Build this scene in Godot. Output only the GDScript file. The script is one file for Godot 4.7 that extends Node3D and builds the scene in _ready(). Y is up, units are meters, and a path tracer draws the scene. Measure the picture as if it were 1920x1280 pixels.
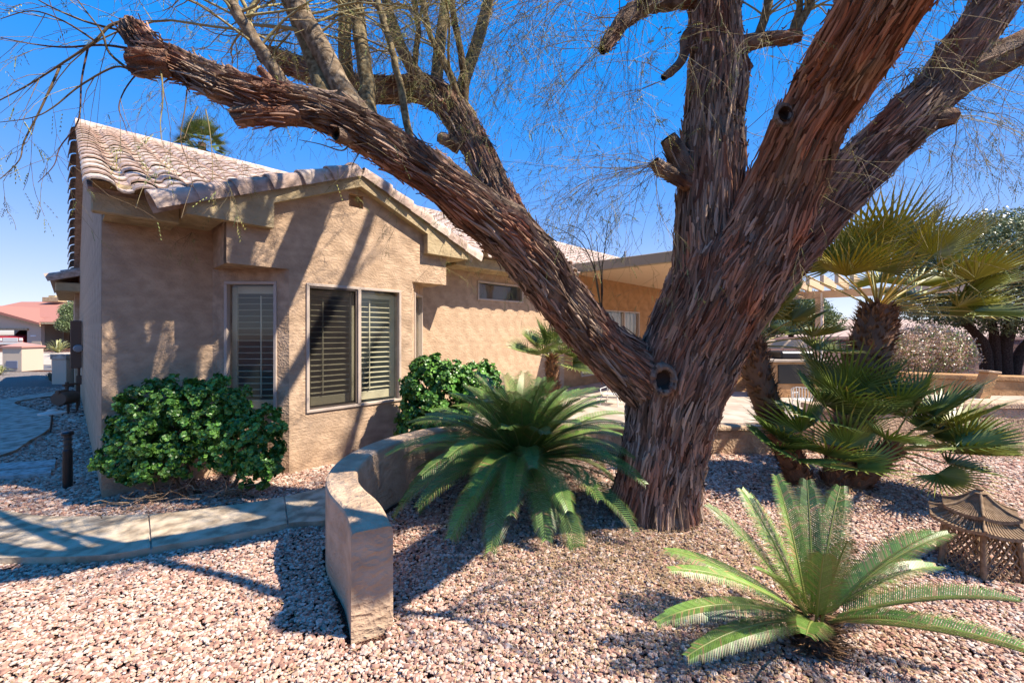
extends Node3D
# A stucco house behind a big shaggy-barked tree, gravel yard, palms and a low curved garden wall.
const F := 789.0      # focal length in pixels of the 1920 px wide photograph
const HX := 960.0
const HY := 622.0     # horizon row
const EYE := 1.5
const C0 := Vector3(-3.708, 0, -3.8)   # near corner of the house
const TURN := 0.8133                   # 46.6 degrees
var rng := RandomNumberGenerator.new()
var M := {}
var noise := FastNoiseLite.new()
var house: Node3D

class MB:
	var v := PackedVector3Array()
	var n := PackedVector3Array()
	var c := PackedColorArray()
	var col := Color(1, 1, 1)
	func tri(a: Vector3, b: Vector3, d: Vector3) -> void:
		var k := (b - a).cross(d - a).normalized()
		v.append(a); v.append(d); v.append(b)
		n.append(k); n.append(k); n.append(k)
		c.append(col); c.append(col); c.append(col)
	func trin(a: Vector3, b: Vector3, d: Vector3, na: Vector3, nb: Vector3, nd: Vector3) -> void:
		v.append(a); v.append(d); v.append(b)
		n.append(na); n.append(nd); n.append(nb)
		c.append(col); c.append(col); c.append(col)
	func quad(a: Vector3, b: Vector3, d: Vector3, e: Vector3) -> void:
		tri(a, b, d)
		tri(a, d, e)
	func box(at: Vector3, size: Vector3, bas := Basis(), bev := 0.0) -> void:
		var h := size * 0.5
		var pts: Array[Vector3] = []
		if bev <= 0.0:
			for i in 8:
				pts.append(at + bas * Vector3(h.x if i & 1 else -h.x, h.y if i & 2 else -h.y, h.z if i & 4 else -h.z))
			quad(pts[4], pts[5], pts[7], pts[6]); quad(pts[1], pts[0], pts[2], pts[3])
			quad(pts[5], pts[1], pts[3], pts[7]); quad(pts[0], pts[4], pts[6], pts[2])
			quad(pts[6], pts[7], pts[3], pts[2]); quad(pts[0], pts[1], pts[5], pts[4])
			return
		# chamfered box: faces, edge strips and corner triangles
		var q := h - Vector3(bev, bev, bev)
		var f := func(x: float, y: float, z: float) -> Vector3: return at + bas * Vector3(x, y, z)
		for s in [-1.0, 1.0]:
			_face(f, Vector3(s * h.x, 0, 0), Vector3(0, q.y, 0), Vector3(0, 0, q.z), bas * Vector3(s, 0, 0))
			_face(f, Vector3(0, s * h.y, 0), Vector3(q.x, 0, 0), Vector3(0, 0, q.z), bas * Vector3(0, s, 0))
			_face(f, Vector3(0, 0, s * h.z), Vector3(q.x, 0, 0), Vector3(0, q.y, 0), bas * Vector3(0, 0, s))
			for t in [-1.0, 1.0]:
				_strip(f, Vector3(s * h.x, t * q.y, 0), Vector3(s * q.x, t * h.y, 0), Vector3(0, 0, q.z), bas * Vector3(s, t, 0))
				_strip(f, Vector3(s * h.x, 0, t * q.z), Vector3(s * q.x, 0, t * h.z), Vector3(0, q.y, 0), bas * Vector3(s, 0, t))
				_strip(f, Vector3(0, s * h.y, t * q.z), Vector3(0, s * q.y, t * h.z), Vector3(q.x, 0, 0), bas * Vector3(0, s, t))
				for w in [-1.0, 1.0]:
					var a: Vector3 = f.call(s * h.x, t * q.y, w * q.z)
					var b: Vector3 = f.call(s * q.x, t * h.y, w * q.z)
					var d: Vector3 = f.call(s * q.x, t * q.y, w * h.z)
					if (b - a).cross(d - a).dot(bas * Vector3(s, t, w)) > 0: tri(a, b, d)
					else: tri(a, d, b)
	func _face(f: Callable, o: Vector3, e1: Vector3, e2: Vector3, out: Vector3) -> void:
		var a := o - e1 - e2
		var b := o + e1 - e2
		var d := o + e1 + e2
		var e := o - e1 + e2
		_oq(f.call(a.x, a.y, a.z), f.call(b.x, b.y, b.z), f.call(d.x, d.y, d.z), f.call(e.x, e.y, e.z), out)
	func _strip(f: Callable, o1: Vector3, o2: Vector3, e1: Vector3, out: Vector3) -> void:
		var a := o1 - e1
		var b := o1 + e1
		var d := o2 + e1
		var e := o2 - e1
		_oq(f.call(a.x, a.y, a.z), f.call(b.x, b.y, b.z), f.call(d.x, d.y, d.z), f.call(e.x, e.y, e.z), out)
	func _oq(a: Vector3, b: Vector3, d: Vector3, e: Vector3, out: Vector3) -> void:
		if (b - a).cross(d - a).dot(out) > 0: quad(a, b, d, e)
		else: quad(a, e, d, b)
	func tube(pts: Array, radii: Array, sides := 6, caps := true) -> void:
		var count := pts.size()
		if count < 2: return
		var t0: Vector3 = (pts[1] - pts[0]).normalized()
		var up := t0.cross(Vector3(0.31, 0.12, 0.94))
		if up.length() < 0.1: up = t0.cross(Vector3.RIGHT)
		up = up.normalized()
		var prev := PackedVector3Array()
		var prevn := PackedVector3Array()
		for i in count:
			var a: Vector3 = pts[maxi(i - 1, 0)]
			var b: Vector3 = pts[mini(i + 1, count - 1)]
			var t := (b - a).normalized()
			up = (up - t * up.dot(t)).normalized()
			var w := t.cross(up)
			var ring := PackedVector3Array()
			var rn := PackedVector3Array()
			for j in sides + 1:
				var an := TAU * j / sides
				var dd := up * cos(an) + w * sin(an)
				ring.append(pts[i] + dd * radii[i])
				rn.append(dd)
			if i > 0:
				for j in sides:
					trin(prev[j], prev[j + 1], ring[j + 1], prevn[j], prevn[j + 1], rn[j + 1])
					trin(prev[j], ring[j + 1], ring[j], prevn[j], rn[j + 1], rn[j])
			elif caps:
				for j in sides: tri(pts[0], ring[j + 1], ring[j])
			prev = ring
			prevn = rn
		if caps:
			for j in sides: tri(pts[count - 1], prev[j], prev[j + 1])
	func lathe(at: Vector3, prof: Array, sides := 16, bas := Basis()) -> void:
		# prof: Vector2(radius, height) from bottom to top
		for i in prof.size() - 1:
			var p: Vector2 = prof[i]
			var q: Vector2 = prof[i + 1]
			var sl := Vector2(q.y - p.y, p.x - q.x).normalized()
			for j in sides:
				var a0 := TAU * j / sides
				var a1 := TAU * (j + 1) / sides
				var d0 := bas * Vector3(cos(a0), 0, -sin(a0))
				var d1 := bas * Vector3(cos(a1), 0, -sin(a1))
				var y := bas * Vector3.UP
				var n0 := d0 * sl.x + y * sl.y
				var n1 := d1 * sl.x + y * sl.y
				var A := at + d0 * p.x + y * p.y
				var B := at + d1 * p.x + y * p.y
				var D := at + d1 * q.x + y * q.y
				var E := at + d0 * q.x + y * q.y
				if p.x > 1e-5: trin(A, B, D, n0, n1, n1)
				if q.x > 1e-5: trin(A, D, E, n0, n1, n0)
	func prism(poly: Array, o: Vector3, ex: Vector3, ey: Vector3, ez: Vector3) -> void:
		# polygon (Vector2, counter-clockwise seen against ez) extruded from o along ez
		var p2 := PackedVector2Array(poly)
		var idx := Geometry2D.triangulate_polygon(p2)
		var flat: Array[Vector3] = []
		for p in poly: flat.append(o + ex * p.x + ey * p.y)
		var out := ez.normalized()
		for i in range(0, idx.size(), 3):
			var a := flat[idx[i]]
			var b := flat[idx[i + 1]]
			var d := flat[idx[i + 2]]
			if (b - a).cross(d - a).dot(out) < 0:
				var t := b
				b = d
				d = t
			tri(a + ez, b + ez, d + ez)
			tri(a, d, b)
		var area := 0.0
		for i in poly.size():
			var p: Vector2 = poly[i]
			var q: Vector2 = poly[(i + 1) % poly.size()]
			area += p.cross(q)
		var flip := (area > 0) == (ex.cross(ey).dot(ez) > 0)
		for i in poly.size():
			var a := flat[i]
			var b := flat[(i + 1) % poly.size()]
			if flip: quad(a, b, b + ez, a + ez)
			else: quad(b, a, a + ez, b + ez)
	func mesh() -> ArrayMesh:
		var m := ArrayMesh.new()
		if v.is_empty(): return m
		var arr := []
		arr.resize(Mesh.ARRAY_MAX)
		arr[Mesh.ARRAY_VERTEX] = v
		arr[Mesh.ARRAY_NORMAL] = n
		arr[Mesh.ARRAY_COLOR] = c
		m.add_surface_from_arrays(Mesh.PRIMITIVE_TRIANGLES, arr)
		return m

func P(x: float, y: float, z: float) -> Vector3:
	return Vector3((x - HX) / F * z, EYE + (HY - y) / F * z, -z)

func G(x: float, y: float, h := 0.0) -> Vector3:
	return P(x, y, (EYE - h) * F / (y - HY))

func L(s: float, h: float, d: float) -> Vector3:   # along the facade, up, into the house; in the house's own axes
	return Vector3(s, h, -d)

func W(s: float, h: float, d: float) -> Vector3:
	return C0 + Basis(Vector3.UP, TURN) * L(s, h, d)

var taken := {}
func numbered(called: String) -> String:
	var k: int = taken.get(called, 0)
	taken[called] = k + 1
	return called if k == 0 else "%s_%03d" % [called, k]

func tag(o: Node, label := "", category := "", group := "", kind := "") -> Node:
	if label: o.set_meta("label", label)
	if category: o.set_meta("category", category)
	if group: o.set_meta("group", group)
	if kind: o.set_meta("kind", kind)
	return o

func thing(called: String, at: Vector3, label: String, category: String, group := "", turn := 0.0) -> Node3D:
	var o := Node3D.new()
	o.name = numbered(called)
	add_child(o)
	o.position = at
	o.rotation.y = turn
	tag(o, label, category, group)
	return o

func part(called: String, b, m: Material, parent: Node, at := Transform3D()) -> MeshInstance3D:
	var o := MeshInstance3D.new()
	o.mesh = b if b is Mesh else b.mesh()
	o.material_override = m
	o.name = numbered(called) if parent == self else called
	parent.add_child(o, true)
	o.transform = at
	return o

func many(called: String, mesh: Mesh, m: Material, parent: Node, xf: Array, cols: Array) -> MultiMeshInstance3D:
	var mm := MultiMesh.new()
	mm.transform_format = MultiMesh.TRANSFORM_3D
	mm.use_colors = not cols.is_empty()
	mm.mesh = mesh
	mm.instance_count = xf.size()
	for i in xf.size():
		mm.set_instance_transform(i, xf[i])
		if not cols.is_empty(): mm.set_instance_color(i, cols[i])
	var o := MultiMeshInstance3D.new()
	o.multimesh = mm
	o.material_override = m
	o.name = numbered(called) if parent == self else called
	parent.add_child(o, true)
	o.set_meta("kind", "stuff")
	return o

func lin(r: float, g: float, b: float) -> Color:
	return Color(r, g, b).linear_to_srgb()

func ntex(freq: float, kind := FastNoiseLite.TYPE_SIMPLEX_SMOOTH, fractal := FastNoiseLite.FRACTAL_FBM, octaves := 4, size := 512, lo = null, hi = null, seed_ := 1, mid = null) -> NoiseTexture2D:
	var f := FastNoiseLite.new()
	f.noise_type = kind
	f.frequency = freq
	f.fractal_type = fractal
	f.fractal_octaves = octaves
	f.seed = seed_
	var t := NoiseTexture2D.new()
	t.width = size
	t.height = size
	t.seamless = true
	t.noise = f
	if lo != null:
		var g := Gradient.new()
		g.set_color(0, lo)
		g.set_color(1, hi)
		g.set_offset(0, 0.2)
		g.set_offset(1, 0.8)
		if mid != null: g.add_point(0.5, mid)
		t.color_ramp = g
	return t

func mat(called: String, c: Color, rough := 0.85, spec := 0.4) -> StandardMaterial3D:
	var m := StandardMaterial3D.new()
	m.resource_name = called
	m.albedo_color = c
	m.roughness = rough
	m.metallic_specular = spec
	M[called] = m
	return m

func tri_map(m: StandardMaterial3D, scale: float, color_tex: Texture2D, height_tex: Texture2D, cm: float) -> void:
	m.uv1_triplanar = true
	m.uv1_world_triplanar = true
	m.uv1_scale = Vector3(scale, scale, scale)
	if color_tex: m.albedo_texture = color_tex
	if height_tex:
		m.heightmap_enabled = true
		m.heightmap_texture = height_tex
		m.heightmap_scale = cm

func materials() -> void:
	var stucco_h := ntex(0.016, FastNoiseLite.TYPE_SIMPLEX_SMOOTH, FastNoiseLite.FRACTAL_RIDGED, 4, 512)
	var mottle := ntex(0.006, FastNoiseLite.TYPE_SIMPLEX_SMOOTH, FastNoiseLite.FRACTAL_FBM, 6, 512, Color(0.86, 0.85, 0.84), Color(1, 1, 1), 7)
	var m := mat("stucco", lin(0.58, 0.41, 0.275), 0.95, 0.2)
	tri_map(m, 1.9, mottle, stucco_h, 0.7)
	m = mat("garden_stucco", lin(0.60, 0.425, 0.285), 0.95, 0.2)
	tri_map(m, 1.4, mottle, stucco_h, 1.3)
	m = mat("trim_stucco", lin(0.53, 0.415, 0.25), 0.95, 0.2)
	tri_map(m, 1.3, mottle, stucco_h, 0.9)
	m = mat("patio_stucco", lin(0.54, 0.31, 0.15), 0.95, 0.2)
	tri_map(m, 1.2, mottle, stucco_h, 0.6)
	var grain := ntex(0.05, FastNoiseLite.TYPE_SIMPLEX, FastNoiseLite.FRACTAL_FBM, 5, 512)
	var blotch := ntex(0.01, FastNoiseLite.TYPE_SIMPLEX_SMOOTH, FastNoiseLite.FRACTAL_FBM, 6, 512, Color(0.72, 0.70, 0.68), Color(1, 1, 1), 3, Color(0.93, 0.92, 0.9))
	m = mat("concrete", lin(0.60, 0.48, 0.34), 0.92, 0.25)
	tri_map(m, 0.9, blotch, grain, 0.25)
	m = mat("grey_concrete", lin(0.55, 0.47, 0.39), 0.92, 0.25)
	tri_map(m, 0.9, blotch, grain, 0.25)
	m = mat("patio_floor", lin(0.52, 0.43, 0.34), 0.9, 0.25)
	tri_map(m, 0.8, mottle, grain, 0.15)
	m = mat("paver_white", lin(0.55, 0.53, 0.50), 0.9, 0.25)
	tri_map(m, 2.0, blotch, grain, 0.3)
	m = mat("soil", lin(0.27, 0.155, 0.12), 0.97, 0.15)
	tri_map(m, 1.1, ntex(0.09, FastNoiseLite.TYPE_CELLULAR, FastNoiseLite.FRACTAL_NONE, 1, 1024, Color(0.45, 0.42, 0.42), Color(1, 0.98, 0.96), 4, Color(0.8, 0.74, 0.72)), ntex(0.09, FastNoiseLite.TYPE_CELLULAR, FastNoiseLite.FRACTAL_NONE, 1, 1024, null, null, 4), 2.0)
	m = mat("stone", Color(1, 1, 1), 0.9, 0.25)
	m.vertex_color_use_as_albedo = true
	m = mat("painted", Color(1, 1, 1), 0.7, 0.35)
	m.vertex_color_use_as_albedo = true
	m = mat("bark", Color(1, 1, 1), 0.97, 0.12)
	m.vertex_color_use_as_albedo = true
	tri_map(m, 3.0, null, ntex(0.03, FastNoiseLite.TYPE_SIMPLEX, FastNoiseLite.FRACTAL_RIDGED, 4, 512, null, null, 9), 0.8)
	m = mat("smooth_bark", Color(1, 1, 1), 0.8, 0.25)
	m.vertex_color_use_as_albedo = true
	tri_map(m, 4.0, ntex(0.012, FastNoiseLite.TYPE_SIMPLEX, FastNoiseLite.FRACTAL_FBM, 5, 512, Color(0.6, 0.55, 0.5), Color(1, 1, 1), 5), grain, 0.2)
	m = mat("leaf", Color(1, 1, 1), 0.38, 0.5)
	m.vertex_color_use_as_albedo = true
	m.backlight_enabled = true
	m.backlight = Color(0.25, 0.3, 0.08)
	m = mat("palm_leaf", Color(1, 1, 1), 0.42, 0.5)
	m.vertex_color_use_as_albedo = true
	m.backlight_enabled = true
	m.backlight = Color(0.3, 0.3, 0.1)
	m = mat("dry_leaf", Color(1, 1, 1), 0.85, 0.25)
	m.vertex_color_use_as_albedo = true
	# roof tiles: a few fired tones
	var tones := [lin(0.60, 0.45, 0.37), lin(0.66, 0.52, 0.44), lin(0.55, 0.41, 0.34), lin(0.70, 0.57, 0.48)]
	for i in 4:
		m = mat("tile_%d" % i, tones[i], 0.9, 0.25)
		tri_map(m, 1.7, blotch, grain, 0.2)
	m = mat("red_roof", lin(0.36, 0.16, 0.12), 0.9, 0.25)
	m = mat("cover_paint", lin(0.33, 0.25, 0.16), 0.6, 0.4)
	m = mat("cover_panel", lin(0.62, 0.46, 0.31), 0.6, 0.4)
	m = mat("white_vinyl", lin(0.52, 0.42, 0.34), 0.5, 0.45)
	m = mat("shutter", lin(0.50, 0.46, 0.30), 0.5, 0.45)
	m = mat("screen_frame", lin(0.10, 0.075, 0.06), 0.5, 0.45)
	m = mat("black_plastic", lin(0.012, 0.012, 0.013), 0.35, 0.5)
	m = mat("dark_metal", lin(0.05, 0.045, 0.04), 0.5, 0.5)
	m = mat("bronze", lin(0.10, 0.07, 0.05), 0.5, 0.5)
	m = mat("utility_brown", lin(0.13, 0.075, 0.05), 0.6, 0.4)
	m = mat("utility_grey", lin(0.25, 0.25, 0.26), 0.5, 0.45)
	m = mat("lantern_clay", lin(0.34, 0.23, 0.14), 0.9, 0.25)
	tri_map(m, 5.0, blotch, grain, 0.1)
	m = mat("interior", lin(0.42, 0.36, 0.28), 0.95, 0.1)
	m = mat("curtain", lin(0.55, 0.5, 0.42), 0.9, 0.2)
	var g := mat("glass", Color(0.75, 0.8, 0.78, 0.06), 0.02, 0.5)
	g.transparency = BaseMaterial3D.TRANSPARENCY_ALPHA
	m = mat("wood", lin(0.30, 0.19, 0.11), 0.8, 0.3)
	m = mat("clay", lin(0.30, 0.18, 0.11), 0.85, 0.3)
	m = mat("white_paint", lin(0.75, 0.74, 0.70), 0.5, 0.45)
	m = mat("cream_wall", lin(0.56, 0.45, 0.34), 0.95, 0.2)
	m = mat("red_paint", lin(0.30, 0.012, 0.02), 0.25, 0.5)
	m.clearcoat_enabled = true
	m = mat("asphalt", lin(0.16, 0.15, 0.15), 0.95, 0.2)
	m = mat("block", lin(0.30, 0.185, 0.155), 0.95, 0.2)
	tri_map(m, 2.0, blotch, grain, 0.35)
	m = mat("mortar", lin(0.22, 0.15, 0.125), 0.98, 0.1)
	m = mat("steel", lin(0.5, 0.5, 0.5), 0.35, 0.5)
	m = mat("dark_cut", lin(0.06, 0.04, 0.03), 0.9, 0.2)

# ---------- house ----------
func wall(b: MB, o: Vector3, t: Vector3, y0: float, top: Array, holes: Array, th := 0.16) -> void:
	# a wall panel: o is its lower left point seen from outside, t its direction; top lists Vector2(x, height); holes are [x0, y0, x1, y1]
	var up := Vector3.UP
	var out := t.cross(up)
	var xs: Array = []
	for p in top: xs.append(p.x)
	for h in holes:
		xs.append(h[0])
		xs.append(h[2])
	xs.sort()
	var ty := func(x: float) -> float:
		for i in top.size() - 1:
			if x <= top[i + 1].x + 1e-6:
				return lerpf(top[i].y, top[i + 1].y, (x - top[i].x) / maxf(top[i + 1].x - top[i].x, 1e-6))
		return top[top.size() - 1].y
	var at := func(x: float, y: float, k: float) -> Vector3: return o + t * x + up * (y - o.y) + out * k
	for i in xs.size() - 1:
		var xa: float = xs[i]
		var xb: float = xs[i + 1]
		if xb - xa < 1e-4: continue
		var spans := []
		var lo := y0
		var hs := []
		for h in holes:
			if h[0] <= xa + 1e-5 and h[2] >= xb - 1e-5: hs.append(h)
		hs.sort_custom(func(p, q): return p[1] < q[1])
		for h in hs:
			spans.append([lo, lo, h[1], h[1]])
			lo = h[3]
		spans.append([lo, lo, ty.call(xa), ty.call(xb)])
		for s in spans:
			b.quad(at.call(xa, s[0], 0.0), at.call(xb, s[1], 0.0), at.call(xb, s[3], 0.0), at.call(xa, s[2], 0.0))
			b.quad(at.call(xb, s[1], -th), at.call(xa, s[0], -th), at.call(xa, s[2], -th), at.call(xb, s[3], -th))
	for h in holes:
		var c := [Vector2(h[0], h[1]), Vector2(h[2], h[1]), Vector2(h[2], h[3]), Vector2(h[0], h[3])]
		for i in 4:
			var p: Vector2 = c[i]
			var q: Vector2 = c[(i + 1) % 4]
			b.quad(at.call(p.x, p.y, 0.0), at.call(p.x, p.y, -th), at.call(q.x, q.y, -th), at.call(q.x, q.y, 0.0))
	var x0: float = top[0].x
	var x1: float = top[top.size() - 1].x
	b.quad(at.call(x0, y0, -th), at.call(x0, y0, 0.0), at.call(x0, top[0].y, 0.0), at.call(x0, top[0].y, -th))
	b.quad(at.call(x1, y0, 0.0), at.call(x1, y0, -th), at.call(x1, top[top.size() - 1].y, -th), at.call(x1, top[top.size() - 1].y, 0.0))

func frame_bars(b: MB, w: float, h: float, bw: float, dep: float, z: float) -> void:
	b.box(Vector3(w / 2, bw / 2, z), Vector3(w, bw, dep), Basis(), 0.004)
	b.box(Vector3(w / 2, h - bw / 2, z), Vector3(w, bw, dep), Basis(), 0.004)
	b.box(Vector3(bw / 2, h / 2, z), Vector3(bw, h - 2 * bw, dep), Basis(), 0.004)
	b.box(Vector3(w - bw / 2, h / 2, z), Vector3(bw, h - 2 * bw, dep), Basis(), 0.004)

func shutter(win: Node3D, x0: float, x1: float, h: float, slats: int, tilt: float, rod_at: float) -> void:
	# a plantation shutter leaf behind the pane: stiles, rails, tilt rod and slats
	var z := -0.13
	var w := x1 - x0
	var b := MB.new()
	b.box(Vector3(x0 + 0.03, h / 2, z), Vector3(0.055, h - 0.1, 0.03), Basis(), 0.004)
	part("shutter_stile", b, M.shutter, win)
	b = MB.new()
	b.box(Vector3(x1 - 0.03, h / 2, z), Vector3(0.055, h - 0.1, 0.03), Basis(), 0.004)
	part("shutter_stile", b, M.shutter, win)
	b = MB.new()
	b.box(Vector3((x0 + x1) / 2, 0.10, z), Vector3(w - 0.12, 0.1, 0.03), Basis(), 0.004)
	part("shutter_rail", b, M.shutter, win)
	b = MB.new()
	b.box(Vector3((x0 + x1) / 2, h - 0.08, z), Vector3(w - 0.12, 0.08, 0.03), Basis(), 0.004)
	part("shutter_rail", b, M.shutter, win)
	var lo := 0.16
	var hi := h - 0.13
	var sb := MB.new()
	var sw := w - 0.125
	var prof := []
	for k in 10:
		var a := TAU * k / 10
		prof.append(Vector2(cos(a) * 0.028, sin(a) * 0.005))
	sb.prism(prof, Vector3(-sw / 2, 0, 0), Vector3(0, 0, 1), Vector3(0, 1, 0), Vector3(sw, 0, 0))
	var sm := sb.mesh()
	for k in slats:
		var y := lerpf(lo, hi, (k + 0.5) / slats)
		part("slat", sm, M.shutter, win, Transform3D(Basis(Vector3.RIGHT, tilt + rng.randf_range(-0.02, 0.02)), Vector3((x0 + x1) / 2, y, z)))
	b = MB.new()
	b.box(Vector3(lerpf(x0, x1, rod_at), (lo + hi) / 2, z + 0.036), Vector3(0.012, hi - lo - 0.03, 0.01))
	part("tilt_rod", b, M.shutter, win)

func window(parent: Node3D, o: Vector3, t: Vector3, w: float, h: float, label: String) -> Node3D:
	var win := Node3D.new()
	win.name = "window"
	parent.add_child(win, true)
	win.transform = Transform3D(Basis(t, Vector3.UP, t.cross(Vector3.UP)), o)
	if label: win.set_meta("label", label)
	var b := MB.new()
	frame_bars(b, w, h, 0.032, 0.06, -0.012)
	part("frame", b, M.white_vinyl, win)
	return win

func pane(win: Node3D, x0: float, y0: float, x1: float, y1: float, z := -0.03) -> void:
	var b := MB.new()
	b.quad(Vector3(x0, y0, z), Vector3(x1, y0, z), Vector3(x1, y1, z), Vector3(x0, y1, z))
	part("pane", b, M.glass, win)

func tile_mesh(w: float, l: float) -> ArrayMesh:
	# S-shaped roof tile: x across, y away from the roof, z down the slope; the lower lip is at z = l
	var b := MB.new()
	var prof := []
	for k in 7:
		var a := PI * k / 6.0
		prof.append(Vector2(-w * 0.5 + w * 0.34 - cos(a) * w * 0.34, 0.012 + sin(a) * 0.066))
	prof.append(Vector2(w * 0.29, -0.002))
	prof.append(Vector2(w * 0.41, -0.002))
	prof.append(Vector2(w * 0.52, 0.016))
	var th := 0.016
	for k in prof.size() - 1:
		var p: Vector2 = prof[k]
		var q: Vector2 = prof[k + 1]
		var n0 := Vector3(-(prof[mini(k + 1, prof.size() - 1)].y - prof[maxi(k - 1, 0)].y), prof[mini(k + 1, prof.size() - 1)].x - prof[maxi(k - 1, 0)].x, 0).normalized()
		var n1 := Vector3(-(prof[mini(k + 2, prof.size() - 1)].y - prof[k].y), prof[mini(k + 2, prof.size() - 1)].x - prof[k].x, 0).normalized()
		var a := Vector3(p.x, p.y + 0.012, 0)
		var c := Vector3(q.x, q.y + 0.012, 0)
		var e := Vector3(q.x, q.y + 0.042, l)
		var g := Vector3(p.x, p.y + 0.042, l)
		b.trin(g, e, c, n0, n1, n1)
		b.trin(g, c, a, n0, n1, n0)
		var dn := Vector3(0, -th, 0)
		b.quad(g + dn, e + dn, e, g)
		b.quad(e + dn, g + dn, g + dn - Vector3(0, 0, l * 0.4), e + dn - Vector3(0, 0, l * 0.4))
	return b.mesh()

func barrel_mesh(l: float, r0: float, r1: float, drop: float, arc := PI) -> ArrayMesh:
	# half-round cap tile: z runs down its length from radius r0 to r1; its sides hang by drop
	var b := MB.new()
	var sec := func(r: float, z: float) -> Array:
		var out := [Vector3(-r * sin(arc / 2), r * cos(arc / 2) - drop, z)]
		for k in 11:
			var a := -arc / 2 + arc * k / 10
			out.append(Vector3(sin(a) * r, cos(a) * r, z))
		out.append(Vector3(r * sin(arc / 2), r * cos(arc / 2) - drop, z))
		return out
	var A: Array = sec.call(r0, 0.0)
	var B: Array = sec.call(r1, l)
	var D: Array = sec.call(r1 - 0.018, l)
	var E: Array = sec.call(r1 - 0.018, l * 0.5)
	for k in A.size() - 1:
		var n0: Vector3 = Vector3(A[k].x, maxf(A[k].y, 0), 0).normalized()
		var n1: Vector3 = Vector3(A[k + 1].x, maxf(A[k + 1].y, 0), 0).normalized()
		b.trin(B[k], B[k + 1], A[k + 1], n0, n1, n1)
		b.trin(B[k], A[k + 1], A[k], n0, n1, n0)
		b.quad(D[k], D[k + 1], B[k + 1], B[k])
		b.quad(D[k + 1], D[k], E[k], E[k + 1])
	return b.mesh()

const SLOPE := 0.42
func roof_h(d: float) -> float:    # top of the front slope's deck at depth d
	return 2.70 + SLOPE * (d + 0.38)

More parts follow.
